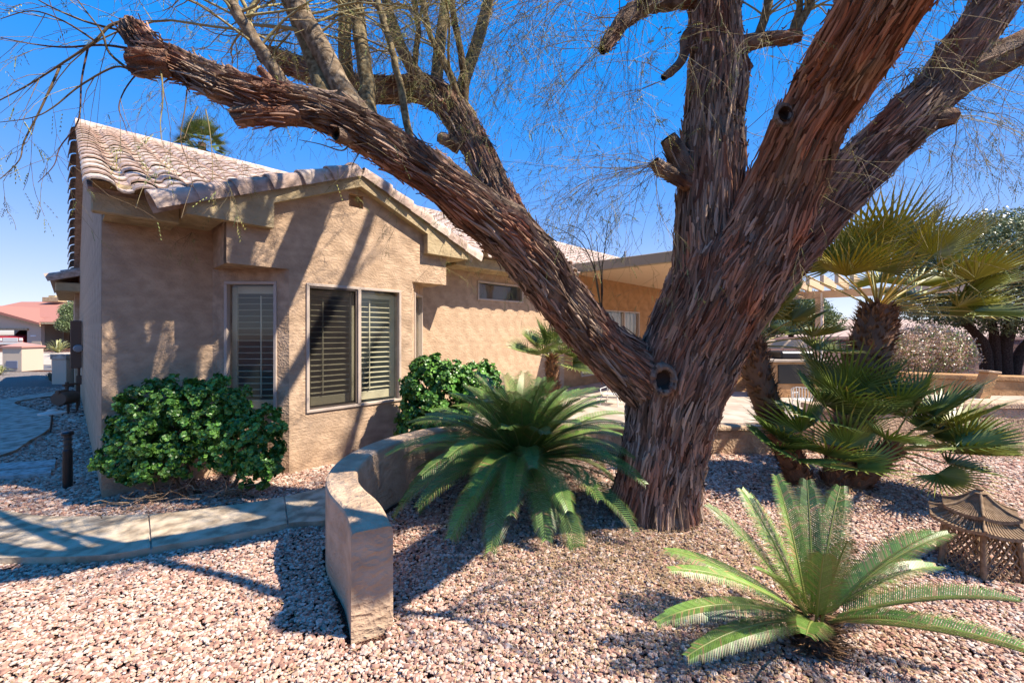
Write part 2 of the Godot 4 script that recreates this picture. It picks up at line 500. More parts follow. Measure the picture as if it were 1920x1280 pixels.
func build_house() -> void:
	house = thing("stucco_house", C0, "tan stucco house with gabled bay window and pale clay tile roof", "house", "", TURN)
	var R := Vector3.RIGHT
	var b := MB.new()
	# left gable end wall (seen from outside it runs from the back to the front)
	wall(b, L(0, 0, 11.0), Vector3(0, 0, 1), 0.0, [Vector2(0, 2.72), Vector2(5.5, 5.02), Vector2(10.97, 2.74)], [])
	part("wall", b, M.stucco, house)
	b = MB.new()
	wall(b, L(0, 0, 0), R, 0.0, [Vector2(0, 2.74), Vector2(0.831, 2.74)], [])
	part("wall", b, M.stucco, house)
	var k := sqrt(0.5)
	var fl := 0.792
	# chamfered bay: left facet, centre, right facet
	b = MB.new()
	wall(b, L(0.831, 0, 0), Vector3(k, 0, k), 0.0, [Vector2(0, 2.16), Vector2(fl, 2.16)], [[0.125, 0.62, 0.665, 2.03]])
	part("wall", b, M.stucco, house)
	b = MB.new()
	wall(b, L(1.391, 0, -0.56), R, 0.0, [Vector2(0, 2.16), Vector2(1.504, 2.16)], [[0.17, 0.62, 1.335, 2.03]])
	part("wall", b, M.stucco, house)
	b = MB.new()
	wall(b, L(2.895, 0, -0.56), Vector3(k, 0, -k), 0.0, [Vector2(0, 2.16), Vector2(fl, 2.16)], [[0.125, 0.62, 0.665, 2.03]])
	part("wall", b, M.stucco, house)
	# gable face above the bay with its corbelled corners
	b = MB.new()
	wall(b, L(0.831, 2.16, -0.56), R, 2.16, [Vector2(0, 2.70), Vector2(1.312, 3.28), Vector2(2.624, 2.70)], [[1.21, 2.965, 1.385, 3.12]], 0.1)
	b.quad(L(0.831, 2.16, -0.56), L(0.831, 2.16, 0), L(1.391, 2.16, -0.56), L(1.391, 2.16, -0.56))
	b.quad(L(3.455, 2.16, -0.56), L(2.895, 2.16, -0.56), L(3.455, 2.16, 0), L(3.455, 2.16, 0))
	b.quad(L(0.831, 2.16, 0), L(0.831, 2.16, -0.56), L(0.831, 2.72, -0.56), L(0.831, 2.72, 0))
	b.quad(L(3.455, 2.16, -0.56), L(3.455, 2.16, 0), L(3.455, 2.72, 0), L(3.455, 2.72, -0.56))
	b.quad(L(1.391, 2.16, -0.46), L(2.895, 2.16, -0.46), L(3.4, 2.16, 0.05), L(0.9, 2.16, 0.05))
	part("gable_wall", b, M.stucco, house)
	b = MB.new()
	b.box(L(2.143, 3.04, -0.43), Vector3(0.2, 0.18, 0.02))
	part("vent", b, M.stucco, house)
	# main wall to the right: transom window and patio windows
	b = MB.new()
	wall(b, L(3.455, 0, 0), R, 0.0, [Vector2(0, 2.74), Vector2(3.545, 2.74)], [[1.09, 2.04, 2.24, 2.37]])
	part("wall", b, M.stucco, house)
	b = MB.new()
	wall(b, L(7.0, 0, 0), R, 0.0, [Vector2(0, 2.80), Vector2(13.0, 2.80)], [[0.62, 0.5, 3.4, 2.03]])
	part("wall", b, M.patio_stucco, house)
	b = MB.new()
	wall(b, L(20, 0, 0), Vector3(0, 0, -1), 0.0, [Vector2(0, 2.74), Vector2(5.5, 5.02), Vector2(11, 2.74)], [])
	wall(b, L(20, 0, 11), Vector3(-1, 0, 0), 0.0, [Vector2(0, 2.72), Vector2(20, 2.72)], [])
	part("wall", b, M.stucco, house)
	b = MB.new()
	b.box(L(10, 0.02, 5.4), Vector3(19.6, 0.04, 10.6))
	b.box(L(10, 1.4, 3.0), Vector3(19.6, 2.8, 0.05))
	part("interior_wall", b, M.interior, house)

	# windows
	var h := 1.41
	var w := window(house, L(0.831, 0.62, 0) + Vector3(k, 0, k) * 0.125, Vector3(k, 0, k), 0.54, h, "narrow window facing the path, leafy reflections over its shutter")
	pane(w, 0.03, 0.03, 0.51, h - 0.03)
	shutter(w, 0.0, 0.54, h, 17, 0.06, 0.6)
	w = window(house, L(1.391 + 0.17, 0.62, -0.56), R, 1.165, h, "wide two-light bay window, one half behind an insect screen")
	b = MB.new()
	b.box(Vector3(0.60, h / 2, 0.0), Vector3(0.04, h - 0.064, 0.05), Basis(), 0.004)
	part("mullion", b, M.white_vinyl, w)
	pane(w, 0.03, 0.03, 0.58, h - 0.03, -0.04)
	pane(w, 0.62, 0.03, 1.135, h - 0.03, -0.02)
	b = MB.new()
	b.quad(Vector3(0.035, 0.035, -0.008), Vector3(0.578, 0.035, -0.008), Vector3(0.578, h - 0.035, -0.008), Vector3(0.035, h - 0.035, -0.008))
	part("insect_screen", b, M.screen, w)
	b = MB.new()
	b.box(Vector3(0.566, h / 2, 0.0), Vector3(0.02, h - 0.07, 0.02))
	b.box(Vector3(0.305, h - 0.042, 0.0), Vector3(0.54, 0.018, 0.02))
	b.box(Vector3(0.305, 0.042, 0.0), Vector3(0.54, 0.018, 0.02))
	part("screen_frame", b, M.screen_frame, w)
	shutter(w, 0.03, 0.60, h, 18, 0.16, 0.33)
	shutter(w, 0.61, 1.14, h, 18, 0.16, 0.33)
	w = window(house, L(2.895, 0.62, -0.56) + Vector3(k, 0, -k) * 0.125, Vector3(k, 0, -k), 0.54, h, "narrow bay window seen edge-on beside the shrub")
	pane(w, 0.03, 0.03, 0.51, h - 0.03)
	shutter(w, 0.0, 0.54, h, 20, 0.3, 0.6)
	w = window(house, L(3.455 + 1.09, 2.04, 0), R, 1.15, 0.33, "small horizontal transom window under the eave")
	pane(w, 0.03, 0.03, 1.12, 0.30)
	b = MB.new()
	b.box(Vector3(0.575, 0.165, -0.3), Vector3(1.1, 0.3, 0.01))
	part("blind", b, M.wood, w)
	w = window(house, L(7.62, 0.5, 0), R, 2.78, 1.53, "wide patio window under the patio cover")
	b = MB.new()
	b.box(Vector3(1.0, 0.765, -0.005), Vector3(0.05, 1.46, 0.05))
	part("mullion", b, M.white_vinyl, w)
	b = MB.new()
	b.box(Vector3(1.95, 0.765, -0.005), Vector3(0.05, 1.46, 0.05))
	part("mullion", b, M.white_vinyl, w)
	pane(w, 0.03, 0.03, 0.97, 1.50)
	pane(w, 1.03, 0.03, 1.92, 1.50)
	pane(w, 1.98, 0.03, 2.75, 1.50)
	b = MB.new()
	for i in 60:
		b.box(Vector3(0.05 + i * 0.045, 0.76, -0.16 + 0.02 * sin(i * 1.7)), Vector3(0.05, 1.45, 0.012), Basis(Vector3.UP, 0.5 * sin(i * 1.7)))
	part("curtain", b, M.curtain, w)

	# eaves: fascia boards and soffits
	b = MB.new()
	b.box(L(0.215, 2.60, -0.34), Vector3(0.59, 0.2, 0.08), Basis(), 0.012)
	b.box(L(0.245, 2.515, -0.15), Vector3(0.48, 0.03, 0.29))
	b.box(L(0.215, 2.735, -0.35), Vector3(0.57, 0.068, 0.03))
	part("fascia", b, M.trim_stucco, house)
	b = MB.new()
	b.box(L(5.388, 2.735, -0.35), Vector3(3.2, 0.068, 0.03))
	b.box(L(5.388, 2.60, -0.34), Vector3(3.224, 0.2, 0.08), Basis(), 0.012)
	b.box(L(5.388, 2.515, -0.15), Vector3(3.2, 0.03, 0.29))
	part("fascia", b, M.trim_stucco, house)
	# gable band: thin rake bands and heavy blocks at both ends
	var band := [Vector2(0.51, 2.545), Vector2(1.215, 2.545), Vector2(1.215, 2.80), Vector2(2.143, 3.195), Vector2(3.071, 2.80), Vector2(3.071, 2.545), Vector2(3.776, 2.545), Vector2(3.776, 2.665), Vector2(2.143, 3.36), Vector2(0.51, 2.665)]
	b = MB.new()
	b.prism(band, L(0, 0, -0.56), Vector3(1, 0, 0), Vector3(0, 1, 0), Vector3(0, 0, 0.10))
	# returns of the blocks back to the main wall
	for s in [[0.51, 0.80], [3.486, 3.776]]:
		b.prism([Vector2(s[0], 2.545), Vector2(s[1], 2.545), Vector2(s[1], 2.66), Vector2(s[0], 2.66)], L(0, 0, 0), Vector3(1, 0, 0), Vector3(0, 1, 0), Vector3(0, 0, 0.558))
	part("gable_band", b, M.trim_stucco, house)

	# roofs
	var roof := Node3D.new()
	roof.name = "roof"
	house.add_child(roof, true)
	b = MB.new()
	var prof := [Vector2(-0.38, 2.66), Vector2(5.5, 5.13), Vector2(11.4, 2.66), Vector2(11.4, 2.70), Vector2(5.5, roof_h(5.5)), Vector2(-0.38, 2.70)]
	var prof2 := [Vector2(0.05, 2.84), Vector2(5.5, 5.13), Vector2(11.4, 2.66), Vector2(11.4, 2.70), Vector2(5.5, roof_h(5.5)), Vector2(0.05, roof_h(0.05))]
	b.prism(prof, L(-0.10, 0, 0), Vector3(0, 0, -1), Vector3(0, 1, 0), Vector3(7.09, 0, 0))
	b.prism(prof2, L(6.992, 0, 0), Vector3(0, 0, -1), Vector3(0, 1, 0), Vector3(13.1, 0, 0))
	part("roof_deck", b, M.tile_2, roof)
	b = MB.new()
	var cs := 2.143
	b.prism([Vector2(0.46, 2.66), Vector2(cs, 3.365), Vector2(3.826, 2.66), Vector2(3.826, 2.70), Vector2(cs, 3.405), Vector2(0.46, 2.70)], L(0, 0, 1.6), Vector3(1, 0, 0), Vector3(0, 1, 0), Vector3(0, 0, 2.25))
	part("roof_deck", b, M.tile_2, roof)
	# tiles of the front slope
	var tw := 0.30
	var tl := 0.36
	var tm := tile_mesh(tw, tl + 0.05)
	var ang := atan(SLOPE)
	var bas := Basis(Vector3.RIGHT, ang)
	var spots := []
	for row in 18:
		var along := 0.28 + row * tl * 0.96
		for colm in 68:
			var s := 0.02 + colm * tw
			if s > 20.0: continue
			var dist := along * cos(ang)
			var d := -0.42 + dist      # lower lip of this course sits at d - tl
			if d > 5.5: continue
			if s > 6.9 and d < 0.5: continue
			var hh := roof_h(d)
			# hidden under the bay's own roof
			var bay := 3.405 - absf(s - cs) * 0.419
			if hh < bay - 0.1 and absf(s - cs) < 1.62: continue
			var pos := L(s, hh, d) + bas * Vector3(0, rng.randf_range(-0.004, 0.004), 0)
			var wob := Basis(Vector3.UP, rng.randf_range(-0.012, 0.012)) * Basis(Vector3.FORWARD, rng.randf_range(-0.02, 0.02))
			spots.append([W(s, hh, d).distance_to(Vector3(0, EYE, 0)), Transform3D(bas * wob, pos)])
	spots.sort_custom(func(p, q): return p[0] < q[0])
	var rest := []
	for i in spots.size():
		if i < 300: part("tile", tm, M["tile_%d" % rng.randi_range(0, 3)], roof, spots[i][1])
		else: rest.append(spots[i][1])
	# tiles on the two slopes of the bay roof, nearly hidden behind the rake caps
	var bang := atan(0.419)
	for side in [-1.0, 1.0]:
		for row in 5:
			var along := 0.30 + row * 0.34
			for colm in 7:
				var s: float = cs + side * (1.72 - along * cos(bang))
				var d := -0.45 + colm * tw
				var hh := 3.405 - absf(s - cs) * 0.419
				if hh < roof_h(d) - 0.05: continue
				rest.append(Transform3D(Basis(Vector3.UP, PI / 2 * side) * Basis(Vector3.RIGHT, bang), L(s, hh, d)))
	many("tile_field", tm, M.tile_1, roof, rest, [])
	# ridge caps
	var cap := barrel_mesh(0.46, 0.115, 0.13, 0.05)
	for i in 49:
		part("ridge_tile", cap, M["tile_%d" % rng.randi_range(0, 3)], roof, Transform3D(Basis(Vector3.UP, -PI / 2) * Basis(Vector3.RIGHT, 0.03), L(19.78 - i * 0.405, roof_h(5.5) + 0.02, 5.5)))
	# rake caps of the bay gable
	var rake := barrel_mesh(0.37, 0.086, 0.124, 0.055)
	for side in [-1.0, 1.0]:
		for i in 6:
			var s: float = cs + side * (0.02 + i * 0.30)
			var hh := 3.385 - absf(s - cs) * 0.419
			part("rake_tile", rake, M["tile_%d" % rng.randi_range(0, 3)], roof, Transform3D(Basis(Vector3.UP, PI / 2 * side) * Basis(Vector3.RIGHT, bang + 0.02), L(s, hh - 0.01, -0.60)))
	for i in 4:
		part("ridge_tile", cap, M["tile_%d" % rng.randi_range(0, 3)], roof, Transform3D(Basis(Vector3.RIGHT, 0.03), L(cs, 3.41, 1.2 - i * 0.4)))
	# rake caps of the left gable end, front and back slopes
	for i in 17:
		var d2 := 5.6 + i * 0.345
		part("rake_tile", rake, M["tile_%d" % rng.randi_range(0, 3)], roof, Transform3D(Basis(Vector3.UP, PI) * Basis(Vector3.RIGHT, ang + 0.02), L(-0.09, roof_h(11.0 - d2), d2)))
	b = MB.new()
	b.tube([L(20.0, 5.0, 5.6), L(20.0, 5.75, 5.6)], [0.05, 0.05], 10)
	part("vent_pipe", b, M.utility_grey, roof)
	# garage wing beyond the gable end, with its own eave
	b = MB.new()
	b.box(L(-0.02, 1.25, 12.6), Vector3(0.12, 2.5, 4.4))
	part("wing_wall", b, M.stucco, house)
	b = MB.new()
	b.box(L(-0.2, 2.60, 12.0), Vector3(0.44, 0.22, 4.6), Basis(), 0.02)
	part("wing_fascia", b, M.trim_stucco, house)
	b = MB.new()
	b.prism([Vector2(-0.5, 2.72), Vector2(0.3, 3.0), Vector2(0.3, 3.1), Vector2(-0.5, 2.8)], L(0, 0, 14.3), Vector3(1, 0, 0), Vector3(0, 1, 0), Vector3(0, 0, 4.7))
	part("wing_roof", b, M.tile_1, house)
	for i in 2:
		part("rake_tile", rake, M.tile_0, house, Transform3D(Basis(Vector3.UP, -PI / 2) * Basis(Vector3.RIGHT, 0.38), L(0.05 - i * 0.27, 3.02 - i * 0.11, 9.70)))

func build_patio_cover() -> void:
	var t := thing("patio_cover", C0, "flat tan metal patio cover on posts, attached to the house", "patio cover", "", TURN)
	var b := MB.new()
	b.box(L(7.05, 2.81, -1.25), Vector3(0.1, 0.2, 2.4), Basis(), 0.012)
	b.box(L(11.95, 2.81, -1.25), Vector3(0.1, 0.2, 2.4), Basis(), 0.012)
	b.box(L(9.5, 2.81, -2.50), Vector3(5.0, 0.2, 0.1), Basis(), 0.012)
	part("beam", b, M.cover_paint, t)
	b = MB.new()
	b.box(Vector3.ZERO, Vector3(0.192, 0.05, 2.44), Basis(), 0.006)
	var pm := b.mesh()
	for i in 24: part("ceiling_panel", pm, M.cover_panel, t, Transform3D(Basis(), L(7.2 + i * 0.2, 2.775, -1.22)))
	b = MB.new()
	b.box(L(9.5, 2.85, -1.22), Vector3(4.8, 0.06, 2.44))
	part("roof_panel", b, M.cover_panel, t)
	for s in [7.15, 11.85]:
		b = MB.new()
		b.box(L(s, 1.45, -2.38), Vector3(0.11, 2.2, 0.11), Basis(), 0.008)
		b.box(L(s, 2.62, -2.38), Vector3(0.16, 0.14, 0.16), Basis(), 0.008)
		b.box(L(s, 0.38, -2.38), Vector3(0.16, 0.06, 0.16), Basis(), 0.008)
		part("post", b, M.cover_panel, t)
	# wall lamp
	var at := W(11.43, 1.76, -0.005)
	t = thing("wall_lamp", at, "small dark bronze lantern lamp on the patio wall", "lamp", "", TURN)
	b = MB.new()
	b.box(Vector3(0, 0, 0.012), Vector3(0.12, 0.2, 0.024), Basis(), 0.006)
	b.tube([Vector3(0, -0.04, 0.02), Vector3(0, -0.1, 0.08), Vector3(0, -0.07, 0.14), Vector3(0, 0.0, 0.15)], [0.012, 0.012, 0.012, 0.012], 6)
	part("bracket", b, M.bronze, t)
	b = MB.new()
	b.lathe(Vector3(0, 0, 0.15), [Vector2(0.03, 0), Vector2(0.06, 0.02), Vector2(0.075, 0.18), Vector2(0.11, 0.19), Vector2(0.02, 0.3), Vector2(0, 0.32)], 8)
	part("lantern", b, M.bronze, t)
	# pergola beyond
	t = thing("pergola", P(1537, 720, 9.26), "tan wooden pergola corner with notched rafter tails", "pergola", "", TURN)
	b = MB.new()
	b.box(Vector3(0, 0.945, 0), Vector3(0.14, 1.89, 0.14), Basis(), 0.01)
	part("post", b, M.cover_panel, t)
	b = MB.new()
	b.box(Vector3(-0.10, 1.0, 0.05), Vector3(0.03, 2.0, 0.03))
	part("downpipe", b, M.white_paint, t)
	b = MB.new()
	b.box(Vector3(0, 1.97, 1.0), Vector3(0.09, 0.16, 3.2), Basis(), 0.008)
	b.box(Vector3(-1.4, 1.97, -0.3), Vector3(3.0, 0.14, 0.07), Basis(), 0.008)
	part("beam", b, M.cover_panel, t)
	for i in 7:
		b = MB.new()
		var z := -0.45 + i * 0.22
		b.prism([Vector2(-1.6, 0), Vector2(0.20, 0), Vector2(0.30, 0.08), Vector2(0.30, 0.17), Vector2(-1.6, 0.17)], Vector3(0, 2.053, z), Vector3(1, 0, 0), Vector3(0, 1, 0), Vector3(0, 0, 0.06))
		part("rafter", b, M.cover_panel, t)

# ---------- ground, paths and walls ----------
func smooth(pts: Array, per: int) -> Array:
	var out := []
	for i in pts.size() - 1:
		var a: Vector3 = pts[maxi(i - 1, 0)]
		var b: Vector3 = pts[i]
		var c: Vector3 = pts[i + 1]
		var d: Vector3 = pts[mini(i + 2, pts.size() - 1)]
		for k in per:
			out.append(b.cubic_interpolate(c, a, d, float(k) / per))
	out.append(pts[pts.size() - 1])
	return out

func slab(b: MB, near: Array, far: Array, y: float, thick: float) -> void:
	# a strip of paving between two edges of equal count
	var dn := Vector3(0, -thick, 0)
	for i in near.size() - 1:
		var a: Vector3 = near[i]
		var c: Vector3 = near[i + 1]
		var e: Vector3 = far[i + 1]
		var g: Vector3 = far[i]
		a.y = y; c.y = y; e.y = y; g.y = y
		b.quad(a, c, e, g)
		b.quad(a + dn, c + dn, c, a)
		b.quad(e + dn, g + dn, g, e)
	var f: Vector3 = near[0]
	var l: Vector3 = far[0]
	f.y = y; l.y = y
	b.quad(l + dn, f + dn, f, l)
	f = near[near.size() - 1]
	l = far[far.size() - 1]
	f.y = y; l.y = y
	b.quad(f + dn, l + dn, l, f)

var path_near: Array
var path_far: Array
var walk_poly: PackedVector2Array
var blocked: Array = []     # polygons where no gravel lies

func flat2(a: Array) -> PackedVector2Array:
	var o := PackedVector2Array()
	for p in a: o.append(Vector2(p.x, p.z))
	return o

func build_ground() -> void:
	var b := MB.new()
	b.quad(Vector3(-250, -0.012, 60), Vector3(250, -0.012, 60), Vector3(250, -0.012, -250), Vector3(-250, -0.012, -250))
	tag(part("ground", b, M.soil, self), "", "", "", "structure")
	# garden path in front: three poured panels with open joints
	var n := [G(-420, 1075), G(-150, 1068), G(0, 1060), G(110, 1058), G(207, 1053), G(303, 1036), G(380, 1024), G(452, 1012), G(505, 1001), G(549, 991), G(604, 988), G(650, 975)]
	var f := [G(-420, 950), G(-150, 955), G(0, 967), G(74, 978), G(181, 979), G(303, 973), G(370, 966), G(420, 959), G(485, 950), G(546, 938), G(607, 923), G(660, 905)]
	path_near = smooth(n, 4)
	path_far = smooth(f, 4)
	var path := Node3D.new()
	path.name = numbered("garden_path")
	add_child(path)
	tag(path, "", "", "", "structure")
	for r in [[0, 19], [20, 35], [36, 44]]:
		b = MB.new()
		slab(b, path_near.slice(r[0], r[1] + 1), path_far.slice(r[0], r[1] + 1), 0.05, 0.08)
		part("panel", b, M.concrete, path)
	for j in [19, 35]:
		b = MB.new()
		slab(b, path_near.slice(j, j + 2), path_far.slice(j, j + 2), 0.038, 0.06)
		# only a hair wide: shrink towards the left panel
		var b2 := MB.new()
		var a0: Vector3 = path_near[j]
		var a1: Vector3 = path_near[j + 1]
		var c0: Vector3 = path_far[j]
		var c1: Vector3 = path_far[j + 1]
		var gap := 0.012
		var ta := gap / a0.distance_to(a1)
		var tc := gap / c0.distance_to(c1)
		slab(b2, [a0, a0.lerp(a1, ta)], [c0, c0.lerp(c1, tc)], 0.036, 0.06)
		part("joint", b2, M.grey_concrete, path)
		b2 = MB.new()
		slab(b2, [a0.lerp(a1, ta), a1], [c0.lerp(c1, tc), c1], 0.05, 0.08)
		part("panel", b2, M.concrete, path)
	blocked.append(flat2(path_near + _rev(path_far)))
	# side walk past the house
	var wn := smooth([G(-400, 900), G(-200, 885), G(0, 859), G(54, 831), G(80, 817), G(93, 805), G(97, 790), G(75, 775), G(36, 764), G(27, 757), G(60, 750), G(112, 743)], 3)
	var wf := smooth([G(-900, 860), G(-600, 830), G(-400, 800), G(-260, 780), G(-200, 772), G(-150, 766), G(-110, 762), G(-70, 759), G(-30, 756), G(0, 753), G(50, 744), G(110, 737)], 3)
	var walk := Node3D.new()
	walk.name = numbered("side_walk")
	add_child(walk)
	tag(walk, "", "", "", "structure")
	for r in [[0, 6], [6, 10], [10, 14], [14, 33]]:
		b = MB.new()
		slab(b, wn.slice(r[0], r[1] + 1), wf.slice(r[0], r[1] + 1), 0.04 + 0.001 * (r[0] % 3), 0.07)
		part("panel", b, M.grey_concrete, walk)
	blocked.append(flat2(wn + _rev(wf)))
	# raised patio
	var pb := MB.new()
	var edge := smooth([Vector3(-0.62, 0, -4.55), Vector3(-0.1, 0, -4.95), Vector3(0.6, 0, -5.2), Vector3(1.2, 0, -5.28), Vector3(2.5, 0, -5.3), Vector3(3.4, 0, -5.32)], 3)
	edge.append(Vector3(5.0, 0, -5.45)); edge.append(Vector3(9.5, 0, -5.6)); edge.append(Vector3(9.5, 0, -11.5)); edge.append(Vector3(6.5, 0, -14.0)); edge.append(Vector3(3.0, 0, -11.3)); edge.append(Vector3(-0.9, 0, -6.8))
	var poly := []
	for p in edge: poly.append(Vector2(p.x, -p.z))
	pb.prism(poly, Vector3(0, 0.05, 0), Vector3(1, 0, 0), Vector3(0, 0, -1), Vector3(0, 0.26, 0))
	var pat := part("patio", pb, M.patio_floor, self)
	tag(pat, "", "", "", "structure")
	blocked.append(flat2(edge))
	blocked.append(flat2([W(0, 0, 0), W(0.831, 0, 0), W(1.391, 0, -0.56), W(2.895, 0, -0.56), W(3.455, 0, 0), W(20, 0, 0), W(20, 0, 11), W(0, 0, 11)]))
	# street far to the left
	b = MB.new()
	b.quad(G(-1500, 694, 0.005), G(150, 694, 0.005), G(150, 684, 0.005), G(-1500, 684, 0.005))
	tag(part("street", b, M.asphalt, self), "", "", "", "structure")
	b = MB.new()
	b.quad(G(-1500, 683.8, 0.02), G(160, 683.8, 0.02), G(160, 660, 0.02), G(-1500, 660, 0.02))
	tag(part("driveway", b, M.patio_floor, self), "", "", "", "structure")
	b = MB.new()
	b.quad(G(-700, 752, 0.008), G(-20, 753, 0.008), G(118, 735, 0.008), G(125, 697, 0.008))
	b.tri(G(-700, 752, 0.008), G(125, 697, 0.008), G(-1500, 697, 0.008))
	tag(part("pale_gravel_bed", b, M.pale_gravel, self), "", "", "", "structure")

func _rev(a: Array) -> Array:
	var r := a.duplicate()
	r.reverse()
	return r

func stone_mesh(seed_: int) -> ArrayMesh:
	var r := RandomNumberGenerator.new()
	r.seed = seed_
	var b := MB.new()
	var top := Vector3(r.randf_range(-0.2, 0.2), r.randf_range(0.35, 0.6), r.randf_range(-0.2, 0.2))
	var ring: Array[Vector3] = []
	var up: Array[Vector3] = []
	var cnt := r.randi_range(5, 7)
	for k in cnt:
		var a := TAU * (k + r.randf_range(-0.3, 0.3)) / cnt
		var d := Vector3(cos(a) * r.randf_range(0.75, 1.25), 0, sin(a) * r.randf_range(0.55, 0.95))
		ring.append(d + Vector3(0, -0.25, 0))
		up.append(d * r.randf_range(0.6, 0.92) + Vector3(0, r.randf_range(0.2, 0.5), 0))
	for k in cnt:
		var q := (k + 1) % cnt
		b.quad(ring[q], ring[k], up[k], up[q])
		b.tri(up[q], up[k], top)
	return b.mesh()

func inside_any(p: Vector2) -> bool:
	for poly in blocked:
		if Geometry2D.is_point_in_polygon(p, poly): return true
	return false

func build_gravel() -> void:
	var tones := [Color(0.528, 0.326, 0.234), Color(0.461, 0.262, 0.190), Color(0.385, 0.213, 0.155), Color(0.576, 0.398, 0.303), Color(0.615, 0.452, 0.354), Color(0.480, 0.326, 0.242), Color(0.307, 0.172, 0.130), Color(0.558, 0.443, 0.363), Color(0.653, 0.524, 0.424)]
	var buckets := []
	var cols := []
	for k in 6:
		buckets.append([])
		cols.append([])
	var total := 0
	# cells with a density that drops with distance
	var z := 1.15
	while z < 11.0:
		var step := 0.25 if z < 4 else 0.4
		var mid := z + step / 2
		var dens := 7800.0 if mid < 2.6 else (5600.0 if mid < 3.6 else (3200.0 if mid < 5.2 else (1200.0 if mid < 7.5 else 500.0)))
		var half := mid * 1.30 + 0.5
		var x0 := -half
		var x1 := half
		if mid > 5.4: x1 = -1.2 if mid < 6.5 else -2.5
		if mid > 5.4: x1 = minf(x1, -3.5)
		var cnt := int(dens * step * (x1 - x0))
		var size := 0.0105 if mid < 2.6 else (0.0118 if mid < 3.6 else (0.0155 if mid < 5.2 else 0.023))
		for i in cnt:
			var p := Vector3(rng.randf_range(x0, x1), 0, -rng.randf_range(z, z + step))
			if inside_any(Vector2(p.x, p.z)): continue
			var k := rng.randi_range(0, 5)
			var s := size * rng.randf_range(0.6, 1.35) * (1.6 if rng.randf() < 0.04 else 1.0)
			var bas := Basis(Vector3.UP, rng.randf() * TAU) * Basis(Vector3.RIGHT, rng.randf_range(-0.55, 0.55)) * Basis(Vector3.FORWARD, rng.randf_range(-0.4, 0.4))
			bas = bas.scaled(Vector3(s * rng.randf_range(0.85, 1.25), s * rng.randf_range(0.5, 1.0), s))
			p.y = rng.randf_range(-0.008, 0.010) + 0.012 * noise.get_noise_2d(p.x * 40, p.z * 40)
			buckets[k].append(Transform3D(bas, p))
			var c: Color = tones[rng.randi_range(0, tones.size() - 1)]
			var q := rng.randf_range(0.8, 1.15)
			cols[k].append(Color(c.r * q, c.g * q, c.b * q))
			total += 1
		z += step
	var bed := thing("gravel", Vector3.ZERO, "loose pinkish crushed stone covering the yard", "gravel")
	bed.set_meta("kind", "stuff")
	for k in 6: many("stones", stone_mesh(40 + k), M.stone, bed, buckets[k], cols[k])
	print("stones ", total)
	# tan fallen leaflets and twigs lying on the stones, thickest round the trunk
	var b := MB.new()
	for i in 26000:
		var p: Vector3
		if i < 16000: p = Vector3(0.9 + rng.randfn(0, 0.75), 0, -2.75 + rng.randfn(0, 0.6))
		elif i < 20000: p = Vector3(3.4 + rng.randfn(0, 0.7), 0, -4.2 + rng.randfn(0, 0.5))
		else: p = Vector3(rng.randf_range(-3.5, 3.8), 0, rng.randf_range(-4.4, -1.3))
		if inside_any(Vector2(p.x, p.z)) or p.z > -1.0: continue
		p.y = rng.randf_range(0.008, 0.024)
		var a := rng.randf() * TAU
		var d := Vector3(cos(a), rng.randf_range(-0.25, 0.25), sin(a))
		var w := Vector3(-sin(a), rng.randf_range(-0.5, 0.5), cos(a))
		var ln := rng.randf_range(0.007, 0.02)
		var wd := rng.randf_range(0.002, 0.0048)
		var t := rng.randf_range(0.7, 1.2)
		b.col = Color(0.38 * t, 0.26 * t, 0.145 * t)
		b.quad(p - d * ln, p + w * wd, p + d * ln, p - w * wd)
	var o2 := part("leaf_litter", b, M.dry_leaf, self)
	tag(o2, "dry tan leaflets scattered over the gravel round the trunk", "leaf litter", "", "stuff")

func strip_wall(called: String, line: Array, half: float, heights: Array, m: Material, label: String, cat: String, cap := 0.0) -> Node3D:
	# a free-standing wall along a line, with rounded upper edges and, where asked, a projecting cap course
	var t := thing(called, Vector3.ZERO, label, cat)
	var prof := []
	var r := 0.022
	for side in [1.0, -1.0]:
		pass
	var build := func(hw: float, lo: float, top_off: float) -> MB:
		var b := MB.new()
		var rings := []
		for i in line.size():
			var a: Vector3 = line[maxi(i - 1, 0)]
			var c: Vector3 = line[mini(i + 1, line.size() - 1)]
			var d := (c - a).normalized()
			var w := Vector3(-d.z, 0, d.x)
			var o: Vector3 = line[i]
			var hgt: float = heights[i] + top_off
			var lo_y: float = lo if lo <= 0.0 else heights[i] - lo
			var jog := 0.004 * noise.get_noise_2d(o.x * 300, o.z * 300)
			rings.append([o - w * (hw + jog) + Vector3(0, lo_y, 0), o - w * (hw + jog) + Vector3(0, hgt - r, 0), o - w * (hw - r * 0.3) + Vector3(0, hgt - r * 0.3, 0), o - w * (hw - r) + Vector3(0, hgt, 0), o + w * (hw - r) + Vector3(0, hgt + jog, 0), o + w * (hw - r * 0.3) + Vector3(0, hgt - r * 0.3, 0), o + w * hw + Vector3(0, hgt - r, 0), o + w * hw + Vector3(0, lo_y, 0)])
		for i in rings.size() - 1:
			for k in 7:
				b.quad(rings[i][k], rings[i + 1][k], rings[i + 1][k + 1], rings[i][k + 1])
			if lo > 0.0: b.quad(rings[i][7], rings[i + 1][7], rings[i + 1][0], rings[i][0])
		for e in [0, rings.size() - 1]:
			for k in range(1, 7):
				if e == 0: b.tri(rings[e][0], rings[e][k], rings[e][k + 1])
				else: b.tri(rings[e][0], rings[e][k + 1], rings[e][k])
		return b
	part("wall_body", build.call(half, -0.05, -cap), m, t)
	if cap > 0.0: part("cap", build.call(half + 0.025, cap, 0.0), m, t)
	return t

